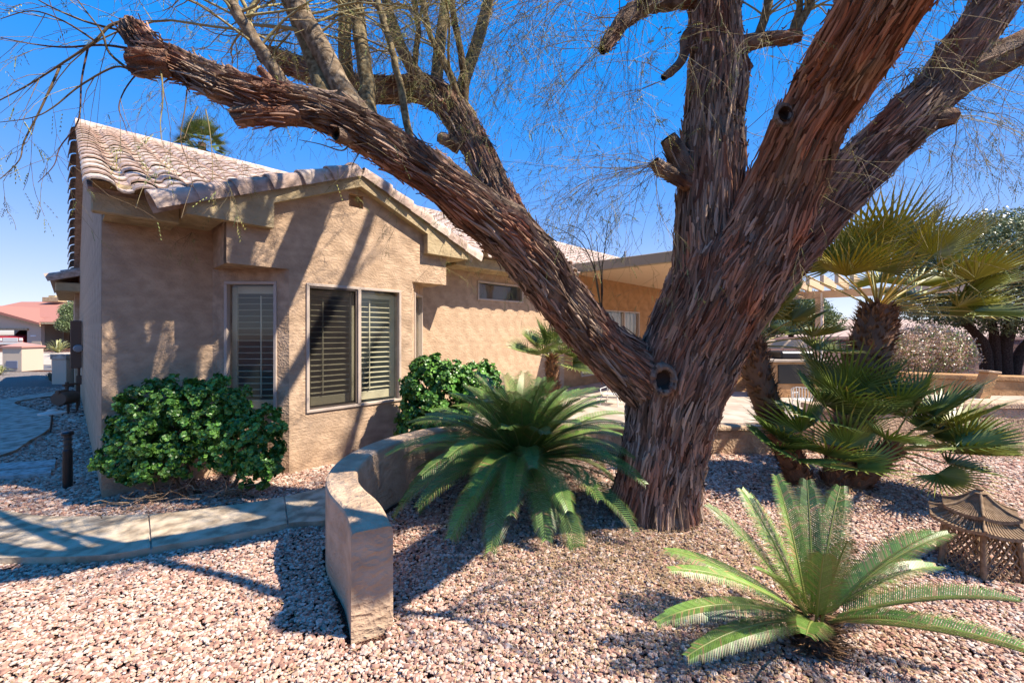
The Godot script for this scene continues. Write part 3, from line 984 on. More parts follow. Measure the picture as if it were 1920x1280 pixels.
func build_walls() -> void:
	var line := smooth([Vector3(-0.69, 0, -2.08), Vector3(-0.84, 0, -2.36), Vector3(-1.035, 0, -2.62), Vector3(-1.165, 0, -2.88), Vector3(-1.222, 0, -3.2), Vector3(-1.19, 0, -3.52), Vector3(-1.075, 0, -3.83), Vector3(-0.90, 0, -4.08), Vector3(-0.62, 0, -4.42), Vector3(-0.1, 0, -4.88), Vector3(0.6, 0, -5.14), Vector3(1.2, 0, -5.2)], 5)
	var hs := []
	for i in line.size(): hs.append(lerpf(0.525, 0.36, smoothstep(36.0, 50.0, float(i))))
	strip_wall("curved_garden_wall", line, 0.1, hs, M.garden_stucco, "low curved tan stucco garden wall ending in a square nose", "garden wall")
	blocked.append(flat2([Vector3(-0.60, 0, -2.05), Vector3(-0.78, 0, -2.0), Vector3(-1.30, 0, -2.85), Vector3(-1.33, 0, -3.5), Vector3(-1.0, 0, -4.2), Vector3(-0.85, 0, -4.0), Vector3(-1.12, 0, -3.2), Vector3(-1.02, 0, -2.8)]))
	var l2 := [Vector3(1.2, 0, -5.2), Vector3(1.8, 0, -5.22), Vector3(2.5, 0, -5.23), Vector3(3.1, 0, -5.25), Vector3(3.7, 0, -5.28)]
	strip_wall("patio_retaining_wall", l2, 0.09, [0.36, 0.355, 0.35, 0.35, 0.35], M.garden_stucco, "short brown stucco retaining wall edging the patio behind the trunk", "retaining wall", 0.05)
	var l3 := [Vector3(3.72, 0, -5.28), Vector3(4.4, 0, -5.3), Vector3(5.2, 0, -5.33), Vector3(6.2, 0, -5.36), Vector3(7.4, 0, -5.36)]
	strip_wall("seat_wall", l3, 0.11, [0.60, 0.61, 0.62, 0.62, 0.62], M.garden_stucco, "tan stucco seat wall with pale cap behind the palm fronds", "garden wall", 0.07)
	var l4 := [P(1690, 700, 8.2), P(1800, 700, 8.0), P(1960, 705, 7.9), P(2150, 705, 7.9)]
	for i in l4.size(): l4[i].y = 0
	strip_wall("planter_wall", l4, 0.11, [0.72, 0.70, 0.66, 0.66], M.patio_stucco, "orange stucco planter wall below the multi-trunk tree", "planter wall", 0.09)
	# curved wing in front of the planter wall
	var t := thing("curved_wing_wall", P(1832, 750, 7.55), "small S-curved stucco wing wall stepping down from the planter", "garden wall")
	var b := MB.new()
	var prof := []
	var inner := []
	for k in 13:
		var u := k / 12.0
		var x := lerpf(0.16, -0.26, u) + 0.07 * sin(u * PI)
		var y := lerpf(0.50, -0.30, smoothstep(0.0, 1.0, u * 0.9 + 0.05))
		prof.append(Vector2(x, y))
		inner.append(Vector2(x + 0.17, y - 0.02))
	inner.reverse()
	var c0: Vector3 = t.position
	b.prism(prof + inner, Vector3(0, 0, -0.1), Vector3(1, 0, 0), Vector3(0, 1, 0), Vector3(0, 0, 0.16))
	part("wing", b, M.patio_stucco, t)
	b = MB.new()
	b.box(Vector3(0.24, 0.51, -0.02), Vector3(0.24, 0.04, 0.22), Basis(Vector3.FORWARD, 0.12), 0.01)
	part("cap", b, M.garden_stucco, t)
	# far patio wall behind the little table
	var far := [Vector3(2.9, 0, -8.35), Vector3(4.6, 0, -8.5), Vector3(5.3, 0, -8.6)]
	strip_wall("patio_back_wall", far, 0.1, [0.93, 0.93, 0.93], M.patio_stucco, "low orange stucco wall at the back of the patio", "garden wall", 0.05)
	# block wall at the back of the yard: every block its own piece
	t = thing("block_wall", Vector3(0, 0, -13.2), "brown concrete block wall along the back of the yard", "block wall")
	b = MB.new()
	b.box(Vector3(11.2, 0.68, -0.08), Vector3(18.0, 1.3, 0.12))
	part("mortar", b, M.mortar, t)
	var bm := MB.new()
	bm.box(Vector3.ZERO, Vector3(0.39, 0.19, 0.05), Basis(), 0.004)
	var bmesh := bm.mesh()
	var cm := MB.new()
	cm.box(Vector3.ZERO, Vector3(0.39, 0.06, 0.2), Basis(), 0.005)
	var cmesh := cm.mesh()
	for row in 6:
		for i in 45:
			var x := 2.3 + i * 0.4 + (0.2 if row % 2 else 0.0)
			part("block", bmesh, M.block if rng.randf() < 0.6 else M.block_b, t, Transform3D(Basis(), Vector3(x, 0.14 + row * 0.2, rng.randf_range(-0.004, 0.002))))
	for i in 45: part("coping", cmesh, M.block_b, t, Transform3D(Basis(), Vector3(2.3 + i * 0.4, 1.275, -0.05)))

# ---------- garden fittings ----------
func build_fittings() -> void:
	# pagoda lantern
	var base := G(1838, 1062)
	var t := thing("pagoda_lantern", base, "tan clay pagoda garden lantern with two-tier roof and lattice sides", "lantern", "", 0.30)
	var s6 := 6
	var ring := func(r: float, y: float, k: int) -> Vector3:
		var a := TAU * (k + 0.5) / s6
		return Vector3(cos(a) * r, y, sin(a) * r)
	for k in s6:
		var b := MB.new()
		var a: Vector3 = ring.call(0.205, 0.0, k)
		var c: Vector3 = ring.call(0.165, 0.285, k)
		b.tube([a, c], [0.019, 0.015], 4)
		part("corner_post", b, M.lantern_clay, t)
		# lattice of this side
		b = MB.new()
		var a2: Vector3 = ring.call(0.205, 0.0, k + 1)
		var c2: Vector3 = ring.call(0.165, 0.285, k + 1)
		for dirn in 2:
			for q in range(-4, 6):
				var u0 := q * 0.2
				var pts := []
				for e in 9:
					var v := e / 8.0
					var u := u0 + v * 1.0
					if u < 0.02 or u > 0.98: continue
					var uu := u if dirn == 0 else 1.0 - u
					pts.append(a.lerp(a2, uu).lerp(c.lerp(c2, uu), v))
				if pts.size() >= 2:
					var rr := []
					for e in pts.size(): rr.append(0.0055)
					b.tube(pts, rr, 4, true)
		part("lattice", b, M.lantern_clay, t)
	var tier := func(y0: float, r0: float, y1: float, r1: float, lift: float) -> MB:
		var b := MB.new()
		for k in s6:
			var o0: Vector3 = ring.call(r0, y0 + lift, k)
			var o1: Vector3 = ring.call(r0, y0 + lift, k + 1)
			var i0: Vector3 = ring.call(r1, y1, k)
			var i1: Vector3 = ring.call(r1, y1, k + 1)
			var nrib := 14
			for q in nrib:
				var u0 := float(q) / nrib
				var u1 := (q + 0.62) / nrib
				var u2 := (q + 1.0) / nrib
				var curve := func(u: float, v: float, lift2: float) -> Vector3:
					var sag := lift * 0.8 * (1.0 - pow(absf(u * 2 - 1), 2.0)) * (1 - v)
					var p := o0.lerp(o1, u).lerp(i0.lerp(i1, u), v)
					p.y -= sag + 0.022 * sin(v * PI)
					p.y += lift2
					return p
				for e in 3:
					var v0 := e / 3.0
					var v1 := (e + 1) / 3.0
					b.quad(curve.call(u1, v0, 0.006), curve.call(u0, v0, 0.006), curve.call(u0, v1, 0.006), curve.call(u1, v1, 0.006))
					b.quad(curve.call(u2, v0, 0.0), curve.call(u1, v0, 0.0), curve.call(u1, v1, 0.0), curve.call(u2, v1, 0.0))
					b.quad(curve.call(u1, v0, 0.0), curve.call(u1, v0, 0.006), curve.call(u1, v1, 0.006), curve.call(u1, v1, 0.0))
				b.quad(curve.call(u0, 0.0, -0.014), curve.call(u2, 0.0, -0.014), curve.call(u2, 0.0, 0.006), curve.call(u0, 0.0, 0.006))
			var hip := []
			for e in 5:
				var p := o0.lerp(i0, e / 4.0)
				p.y -= 0.022 * sin(e / 4.0 * PI) - 0.006
				hip.append(p)
			b.tube(hip, [0.009, 0.009, 0.009, 0.009, 0.009], 5)
		return b
	part("lower_roof", tier.call(0.275, 0.262, 0.375, 0.12, 0.028), M.lantern_clay, t)
	part("upper_roof", tier.call(0.350, 0.190, 0.475, 0.02, 0.022), M.lantern_clay, t)
	var b := MB.new()
	b.lathe(Vector3(0, 0.468, 0), [Vector2(0.035, 0), Vector2(0.04, 0.008), Vector2(0.015, 0.02), Vector2(0.022, 0.032), Vector2(0, 0.05)], 8)
	part("finial", b, M.lantern_clay, t)

	# black bollard lamp
	t = thing("bollard_lamp", G(126, 914), "black ribbed bollard path lamp beside the house corner", "bollard lamp")
	b = MB.new()
	b.lathe(Vector3.ZERO, [Vector2(0.036, -0.03), Vector2(0.036, 0.36), Vector2(0.031, 0.37)], 18)
	part("post", b, M.black_plastic, t)
	b = MB.new()
	b.lathe(Vector3(0, 0.37, 0), [Vector2(0.028, 0), Vector2(0.028, 0.035), Vector2(0.034, 0.037), Vector2(0.034, 0.047), Vector2(0.028, 0.05), Vector2(0.028, 0.08), Vector2(0.034, 0.082), Vector2(0.034, 0.1), Vector2(0.028, 0.104), Vector2(0.028, 0.135)], 18)
	part("lamp_head", b, M.dark_metal, t)
	b = MB.new()
	b.lathe(Vector3(0, 0.505, 0), [Vector2(0.0, 0), Vector2(0.045, 0), Vector2(0.047, 0.02), Vector2(0.04, 0.035), Vector2(0.0, 0.04)], 18)
	part("cap", b, M.black_plastic, t)
	# mushroom path lamp
	t = thing("mushroom_lamp", G(93, 812), "leaning mushroom path lamp with wide pale shade by the walk", "path lamp")
	b = MB.new()
	b.tube([Vector3(0, -0.02, 0), Vector3(0.035, 0.30, 0)], [0.012, 0.012], 8)
	part("stem", b, M.bronze, t)
	b = MB.new()
	b.lathe(Vector3(0.035, 0.29, 0), [Vector2(0.03, -0.01), Vector2(0.15, 0.0), Vector2(0.15, 0.012), Vector2(0.06, 0.04), Vector2(0.05, 0.06), Vector2(0, 0.062)], 20)
	part("lamp_shade", b, M.shade_tan, t)
	# two stepping pavers
	for q in [[G(2, 893), G(7, 881), G(104, 868), G(102, 879), "chipped pale paver, the one farther from the garden path"], [G(0, 906), G(4, 897), G(97, 883), G(94, 894), "narrow pale paver set just in front of another"]]:
		t = thing("paver", (q[0] + q[2]) / 2, q[4], "paver", "pale pavers by the bollard")
		b = MB.new()
		var o: Vector3 = t.position
		slab(b, [q[0] - o - Vector3(0.4, 0, 0), q[3] - o], [q[1] - o - Vector3(0.4, 0, 0), q[2] - o], 0.045, 0.06)
		part("slab", b, M.paver_white, t)
	# meters on the side wall
	t = thing("electric_panel", W(-0.005, 0.95, 7.0), "brown electric service panel with meter on the side wall", "electric panel", "", TURN)
	b = MB.new()
	b.box(Vector3(-0.09, 0.30, 0), Vector3(0.16, 0.95, 0.45), Basis(), 0.01)
	part("cabinet", b, M.utility_brown, t)
	b = MB.new()
	b.lathe(Vector3(-0.06, 0.22, 0.226), [Vector2(0.075, 0), Vector2(0.075, 0.06), Vector2(0.06, 0.09), Vector2(0, 0.095)], 14, Basis(Vector3.RIGHT, PI / 2))
	part("meter", b, M.utility_grey, t)
	b = MB.new()
	b.tube([Vector3(-0.05, -0.15, 0.12), Vector3(-0.05, -0.95, 0.12)], [0.022, 0.022], 8)
	b.tube([Vector3(-0.05, -0.15, -0.05), Vector3(-0.05, -0.95, -0.05)], [0.016, 0.016], 8)
	b.box(Vector3(-0.05, -0.42, 0.12), Vector3(0.08, 0.18, 0.1), Basis(), 0.006)
	part("conduit", b, M.utility_brown, t)
	t = thing("gas_meter", W(-0.22, 0.0, 6.0), "brown gas meter with pipes standing by the side wall", "gas meter", "", TURN + 0.9)
	t.scale = Vector3(1.25, 1.15, 1.25)
	b = MB.new()
	b.lathe(Vector3(-0.14, 0.25, 0), [Vector2(0, 0), Vector2(0.1, 0.0), Vector2(0.11, 0.02), Vector2(0.11, 0.22), Vector2(0.1, 0.24), Vector2(0, 0.24)], 18, Basis(Vector3.FORWARD, PI / 2))
	part("meter_body", b, M.utility_brown, t)
	b = MB.new()
	b.tube([Vector3(0.02, -0.02, 0), Vector3(0.02, 0.16, 0)], [0.018, 0.018], 8)
	b.tube([Vector3(0.0, 0.34, 0), Vector3(0.0, 0.50, 0)], [0.022, 0.022], 8)
	b.tube([Vector3(-0.06, 0.455, 0), Vector3(0.2, 0.455, 0)], [0.016, 0.016], 8)
	b.tube([Vector3(0.17, 0.455, 0), Vector3(0.17, 0.0, 0)], [0.016, 0.016], 8)
	b.tube([Vector3(-0.16, 0.36, 0), Vector3(-0.02, 0.36, 0)], [0.028, 0.028], 8)
	part("pipe", b, M.utility_brown, t)

	# patio furniture
	t = thing("side_table", Vector3(P(1358, 725, 8.0).x, 0.31, -8.0), "small iron scroll-legged table against the back patio wall", "table")
	b = MB.new()
	b.box(Vector3(0, 0.42, 0), Vector3(0.26, 0.02, 0.2), Basis(), 0.004)
	part("table_top", b, M.grey_concrete, t)
	for sx in [-1.0, 1.0]:
		for sz in [-1.0, 1.0]:
			b = MB.new()
			b.tube([Vector3(0.10 * sx, 0.41, 0.07 * sz), Vector3(0.11 * sx, 0.25, 0.08 * sz), Vector3(0.065 * sx, 0.1, 0.05 * sz), Vector3(0.10 * sx, 0.0, 0.07 * sz), Vector3(0.13 * sx, 0.03, 0.09 * sz)], [0.008, 0.008, 0.008, 0.008, 0.006], 6)
			part("leg", b, M.dark_metal, t)
	t = thing("planter_pot", Vector3(P(1358, 725, 8.0).x, 0.745, -8.0), "pale square planter pot standing on the small iron table", "pot")
	b = MB.new()
	b.prism([Vector2(-0.055, 0), Vector2(0.055, 0), Vector2(0.068, 0.1), Vector2(-0.068, 0.1)], Vector3(0, 0, -0.06), Vector3(1, 0, 0), Vector3(0, 1, 0), Vector3(0, 0, 0.12))
	part("pot", b, M.paver_white, t)
	# built-in barbecue
	t = thing("barbecue_island", Vector3(P(1470, 700, 8.0).x, 0.31, -7.9), "stucco barbecue island with a dark grill set in it", "barbecue")
	b = MB.new()
	b.box(Vector3(0, 0.32, 0), Vector3(1.05, 0.64, 0.55), Basis(), 0.012)
	part("counter", b, M.patio_stucco, t)
	b = MB.new()
	b.box(Vector3(0, 0.665, 0), Vector3(1.12, 0.05, 0.62), Basis(), 0.01)
	part("counter_top", b, M.patio_floor, t)
	b = MB.new()
	b.box(Vector3(0.05, 0.76, 0), Vector3(0.6, 0.14, 0.46), Basis(), 0.03)
	b.box(Vector3(0.0, 0.42, 0.281), Vector3(0.7, 0.34, 0.03), Basis(), 0.005)
	part("grill", b, M.black_plastic, t)
	b = MB.new()
	b.box(Vector3(0, 0.95, -0.24), Vector3(1.1, 0.16, 0.06), Basis(), 0.008)
	b.box(Vector3(-0.5, 0.8, -0.24), Vector3(0.08, 0.22, 0.08))
	b.box(Vector3(0.5, 0.8, -0.24), Vector3(0.08, 0.22, 0.08))
	part("shelf", b, M.cover_panel, t)
	# white patio chairs
	chair(Vector3(P(1322, 760, 6.7).x, 0.31, -6.7), 0.7, "low white metal patio chair half hidden by the big trunk")
	chair(Vector3(P(1512, 780, 6.3).x, 0.31, -6.3), 2.2, "low white metal patio chair behind the fan palm fronds")
	chair(Vector3(P(1148, 760, 6.9).x, 0.31, -6.9), -0.6, "low white metal patio chair between the sago palm and the trunk")
	t = thing("clay_urn", P(1548, 795, 5.75) * Vector3(1, 0, 1) + Vector3(0, 0.31, 0), "large rounded brown clay urn on the patio edge", "urn")
	b = MB.new()
	b.lathe(Vector3.ZERO, [Vector2(0.0, 0), Vector2(0.09, 0), Vector2(0.14, 0.08), Vector2(0.16, 0.18), Vector2(0.13, 0.3), Vector2(0.09, 0.34), Vector2(0.11, 0.37), Vector2(0.095, 0.37), Vector2(0.07, 0.33)], 20)
	part("urn_body", b, M.clay, t)

func chair(at: Vector3, turn: float, label: String) -> void:
	var t := thing("patio_chair", at, label, "chair", "white patio chairs", turn)
	t.scale = Vector3(0.62, 0.42, 0.62)
	var b := MB.new()
	for i in 9: b.box(Vector3(0, 0.42, -0.2 + i * 0.05), Vector3(0.44, 0.012, 0.034))
	part("seat", b, M.white_paint, t)
	b = MB.new()
	for i in 7: b.box(Vector3(-0.18 + i * 0.06, 0.66, -0.25), Vector3(0.02, 0.4, 0.01))
	b.tube([Vector3(-0.22, 0.42, -0.22), Vector3(-0.22, 0.8, -0.26), Vector3(-0.1, 0.88, -0.27), Vector3(0.1, 0.88, -0.27), Vector3(0.22, 0.8, -0.26), Vector3(0.22, 0.42, -0.22)], [0.014, 0.014, 0.014, 0.014, 0.014, 0.014], 8)
	part("backrest", b, M.white_paint, t)
	for sx in [-1.0, 1.0]:
		for sz in [-1.0, 1.0]:
			b = MB.new()
			b.tube([Vector3(0.21 * sx, 0.41, 0.2 * sz), Vector3(0.24 * sx, 0.0, 0.24 * sz)], [0.014, 0.014], 8)
			part("leg", b, M.white_paint, t)
		b = MB.new()
		b.tube([Vector3(0.23 * sx, 0.42, 0.2), Vector3(0.25 * sx, 0.62, 0.2), Vector3(0.24 * sx, 0.64, -0.2)], [0.012, 0.012, 0.012], 8)
		part("armrest", b, M.white_paint, t)

# ---------- the big tree ----------
var bark_n := FastNoiseLite.new()
var strip_b: MB
var twig_b: MB
var leaf_b: MB

func trace(rows: Array) -> Array:
	# rows of [px, py, half width in px, depth in metres] -> [points, radii]
	var pts := []
	var rad := []
	for r in rows:
		pts.append(P(r[0], r[1], r[3]))
		rad.append(r[2] / F * r[3] - (0.014 if r[2] > 40 else 0.006 if r[2] > 20 else 0.0))
	return [pts, rad]

func bark_color(p: Vector3, red: float, q: float) -> Color:
	var a := bark_n.get_noise_3d(p.x * 9, p.y * 4, p.z * 9)
	var k := bark_n.get_noise_3d(p.x * 3 + 40, p.y * 2, p.z * 3)
	var grey := Color(0.32, 0.235, 0.17)
	var dark := Color(0.105, 0.066, 0.048)
	var rd := Color(0.32, 0.115, 0.06)
	var c := grey.lerp(dark, clampf(0.45 + a * 1.3, 0, 1))
	c = c.lerp(rd, clampf(red + k * 0.9, 0, 1) * 0.85)
	return Color(c.r * q, c.g * q, c.b * q)

func limb(tree: Node3D, called: String, rows: Array, amp: float, strips: float, red: float, pieces := 0.02, caps := true) -> Array:
	var tr := trace(rows)
	var sp := smooth(tr[0], 12)
	var sr := []
	var n0: int = tr[1].size()
	for i in n0 - 1:
		for k in 12: sr.append(lerpf(tr[1][i], tr[1][i + 1], smoothstep(0.0, 1.0, k / 12.0)))
	sr.append(tr[1][n0 - 1])
	# resample evenly
	var pts := [sp[0]]
	var rad := [sr[0]]
	var acc := 0.0
	for i in range(1, sp.size()):
		acc += sp[i].distance_to(sp[i - 1])
		if acc >= pieces or i == sp.size() - 1:
			var cnt := maxi(1, int(round(acc / pieces)))
			var a: Vector3 = pts[pts.size() - 1]
			var ra: float = rad[rad.size() - 1]
			for k in cnt:
				pts.append(a.lerp(sp[i], float(k + 1) / cnt))
				rad.append(lerpf(ra, sr[i], float(k + 1) / cnt))
			acc = 0.0
	var maxr: float = rad.max()
	var sides := clampi(int(TAU * maxr / 0.012), 14, 128)
	var v := PackedVector3Array()
	var nn := PackedVector3Array()
	var cc := PackedColorArray()
	var idx := PackedInt32Array()
	var t0: Vector3 = (pts[1] - pts[0]).normalized()
	var up := t0.cross(Vector3(0.3, 0.1, 0.95)).normalized()
	var fr := []
	var len_ := 0.0
	for i in pts.size():
		var t: Vector3 = (pts[mini(i + 1, pts.size() - 1)] - pts[maxi(i - 1, 0)]).normalized()
		up = (up - t * up.dot(t)).normalized()
		var w := t.cross(up)
		if i > 0: len_ += pts[i].distance_to(pts[i - 1])
		fr.append([pts[i], up, w, t, rad[i], len_])
		for j in sides + 1:
			var an := TAU * (j % sides) / sides
			var d := up * cos(an) + w * sin(an)
			var r: float = rad[i]
			var q := Vector3(cos(an), sin(an), 0) * r
			var fine := 1.0 - absf(bark_n.get_noise_3d(q.x * 26, q.y * 26, len_ * 2.6)) * 2.2
			var lump := bark_n.get_noise_3d(q.x * 7 + 9, q.y * 7, len_ * 2.2)
			var off := amp * (fine * 1.3 - 0.75) + amp * 1.5 * lump
			var p: Vector3 = pts[i] + d * (r + off)
			v.append(p)
			nn.append(d)
			cc.append(bark_color(p, red, 0.9))
	var row := sides + 1
	for i in pts.size():
		for j in row:
			var a := v[i * row + (j + 1) % sides] - v[i * row + (j + sides - 1) % sides]
			var e := v[mini(i + 1, pts.size() - 1) * row + j] - v[maxi(i - 1, 0) * row + j]
			var n := a.cross(e).normalized()
			if n.dot(nn[i * row + j]) < 0: n = -n
			nn[i * row + j] = n
	for i in pts.size() - 1:
		for j in sides:
			var a := i * row + j
			idx.append_array(PackedInt32Array([a, a + row + 1, a + 1, a, a + row, a + row + 1]))
	if caps:
		for e in [0, pts.size() - 1]:
			var ci := v.size()
			v.append(pts[e])
			nn.append(fr[e][3] * (1.0 if e > 0 else -1.0))
			cc.append(Color(0.2, 0.13, 0.08))
			for j in sides: idx.append_array(PackedInt32Array([ci, e * row + j, e * row + j + 1]))
	var arr := []
	arr.resize(Mesh.ARRAY_MAX)
	arr[Mesh.ARRAY_VERTEX] = v
	arr[Mesh.ARRAY_NORMAL] = nn
	arr[Mesh.ARRAY_COLOR] = cc
	arr[Mesh.ARRAY_INDEX] = idx
	var am := ArrayMesh.new()
	am.add_surface_from_arrays(Mesh.PRIMITIVE_TRIANGLES, arr)
	part(called, am, M.bark, tree)
	# loose shaggy strips of bark
	var area := 0.0
	for i in range(1, fr.size()): area += (fr[i][5] - fr[i - 1][5]) * TAU * fr[i][4]
	var count := int(area * strips * 0.55)
	for s in count:
		var i0 := rng.randi_range(1, maxi(1, fr.size() - 3))
		var big := clampf(fr[i0][4] / 0.17, 0.38, 1.25)
		var ln := rng.randf_range(0.06, 0.28) * big * rng.randf_range(0.6, 1.2)
		var stp := maxi(2, int(ln / 0.028))
		i0 = clampi(i0, 1, maxi(1, fr.size() - 2 - int(ln / pieces)))
		var an := rng.randf() * TAU
		var drift := rng.randfn(0, 0.16)
		var wd := rng.randf_range(0.003, 0.013) * clampf(big, 0.55, 1.15)
		var peel0 := rng.randf_range(-0.004, 0.004) + (rng.randf_range(0.008, 0.030) if rng.randf() < 0.2 else 0.0)
		var peel1 := rng.randf_range(-0.004, 0.004) + (rng.randf_range(0.008, 0.030) if rng.randf() < 0.2 else 0.0)
		var lift := amp * 0.55 + rng.randf_range(0.001, 0.006)
		var prev := []
		var q := rng.randf_range(0.45, 1.9)
		for k in stp + 1:
			var u := float(k) / stp
			var fi: Array = fr[clampi(i0 + int(u * ln / pieces), 0, fr.size() - 1)]
			var ann: float = an + drift * u * ln / fi[4] * 0.6 + 0.012 * sin(u * 5 + s)
			var d: Vector3 = fi[1] * cos(ann) + fi[2] * sin(ann)
			var tg: Vector3 = fi[1] * -sin(ann) + fi[2] * cos(ann)
			var qq: Vector3 = Vector3(cos(ann), sin(ann), 0) * fi[4]
			var lump := bark_n.get_noise_3d(qq.x * 7 + 9, qq.y * 7, fi[5] * 2.2)
			var hgt: float = fi[4] + amp * 1.5 * lump + lift + (peel0 * (1 - u) * (1 - u) + peel1 * u * u)
			var ww := wd * (0.35 + 0.65 * sin(PI * clampf(u * 0.86 + 0.07, 0, 1)))
			var c: Vector3 = fi[0] + d * hgt
			var cur := [c - tg * ww - d * 0.005, c + d * ww * 0.35, c + tg * ww - d * 0.005]
			if k > 0:
				strip_b.quad(prev[0], prev[1], cur[1], cur[0])
				strip_b.quad(prev[1], prev[2], cur[2], cur[1])
			else:
				strip_b.col = bark_color(c, red + 0.02, q)
			prev = cur
	return fr

func shoot(tree: Node3D, rows: Array, tone: Color) -> Array:
	# smooth olive-barked upright shoot
	var tr := trace(rows)
	var sp := smooth(tr[0], 6)
	var sr := []
	for i in tr[1].size() - 1:
		for k in 6: sr.append(lerpf(tr[1][i], tr[1][i + 1], k / 6.0))
	sr.append(tr[1][tr[1].size() - 1])
	for i in sp.size(): sp[i] += Vector3(0.01 * noise.get_noise_3d(i * 14.0, sp[0].x * 50, 0), 0, 0.01 * noise.get_noise_3d(i * 14.0, sp[0].x * 50, 90))
	var b := MB.new()
	b.col = tone
	b.tube(sp, sr, 14)
	part("shoot", b, M.smooth_bark, tree)
	return [sp, sr]

func leaflet_spray(p: Vector3, dir: Vector3) -> void:
	# small feathery compound leaf
	var ln := rng.randf_range(0.025, 0.05)
	var side := dir.cross(Vector3(rng.randf() - 0.5, rng.randf() - 0.5, rng.randf() - 0.5)).normalized()
	var t := rng.randf_range(0.75, 1.3)
	var yel := rng.randf()
	leaf_b.col = Color(0.20 + 0.14 * yel, 0.25 + 0.06 * yel, 0.10) * t
	var drop := Vector3(0, -0.35, 0)
	for k in 5:
		var o := p + (dir + drop * k * 0.15) * ln * (k + 1) * 0.3
		for s in [-1.0, 1.0]:
			var e: Vector3 = o + (side * s * 0.55 + dir * 0.6 + drop).normalized() * rng.randf_range(0.010, 0.018)
			var w := dir.cross(side) * 0.0016 + dir * 0.0018
			leaf_b.quad(o, o.lerp(e, 0.5) + w, e, o.lerp(e, 0.5) - w)

func twig(p: Vector3, dir: Vector3, ln: float, r: float, lvl: int, droop: float, leafy := 0.5) -> void:
	var seg := maxi(3, int(ln / 0.085))
	var pts := [p]
	var rad := [r]
	var d := dir.normalized()
	var bend := Vector3(rng.randfn(0, 0.12), rng.randfn(0, 0.08), rng.randfn(0, 0.12))
	for k in seg:
		d = (d + bend * 0.5 + Vector3(rng.randfn(0, 0.13), rng.randfn(0, 0.1) - droop * (0.4 + 0.9 * k / seg), rng.randfn(0, 0.13))).normalized()
		p += d * ln / seg
		pts.append(p)
		rad.append(maxf(r * (1.0 - 0.8 * (k + 1.0) / seg), 0.0009))
		if lvl > 0 and k > 0 and rng.randf() < 0.8:
			var sd := (d + Vector3(rng.randfn(0, 0.6), rng.randfn(0, 0.45) - 0.1, rng.randfn(0, 0.6))).normalized()
			twig(p, sd, ln * rng.randf_range(0.3, 0.6), maxf(rad[k + 1] * 0.6, 0.0011), lvl - 1, droop * 1.25, leafy)
	var m := rng.randf()
	var young := Color(0.42, 0.36, 0.17)
	var old := Color(0.22, 0.14, 0.09)
	twig_b.col = young.lerp(old, m) if r < 0.006 else young.lerp(old, 0.5 * m)
	twig_b.tube(pts, rad, 3 if r < 0.004 else 5, false)
	if lvl == 0 and rng.randf() < leafy:
		for q in rng.randi_range(1, 4): leaflet_spray(pts[rng.randi_range(1, pts.size() - 1)], (d + Vector3(rng.randfn(0, 0.6), -0.3, rng.randfn(0, 0.6))).normalized())

func twig_line(rows: Array, r0: float, z0: float, z1: float, kids := 3) -> void:
	var pts := []
	for i in rows.size(): pts.append(P(rows[i][0], rows[i][1], lerpf(z0, z1, float(i) / (rows.size() - 1))))
	var sp := smooth(pts, 5)
	var rad := []
	for i in sp.size(): rad.append(maxf(r0 * (1.0 - 0.75 * i / sp.size()), 0.0012))
	twig_b.col = Color(0.24, 0.19, 0.08).lerp(Color(0.10, 0.055, 0.04), rng.randf())
	twig_b.tube(sp, rad, 5, false)
	for k in kids:
		var i := rng.randi_range(sp.size() / 3, sp.size() - 2)
		var d: Vector3 = (sp[i + 1] - sp[i]).normalized()
		twig(sp[i], d + Vector3(rng.randfn(0, 0.6), -0.25, rng.randfn(0, 0.6)), rng.randf_range(0.15, 0.4), rad[i] * 0.6, 1, 0.12, 0.7)

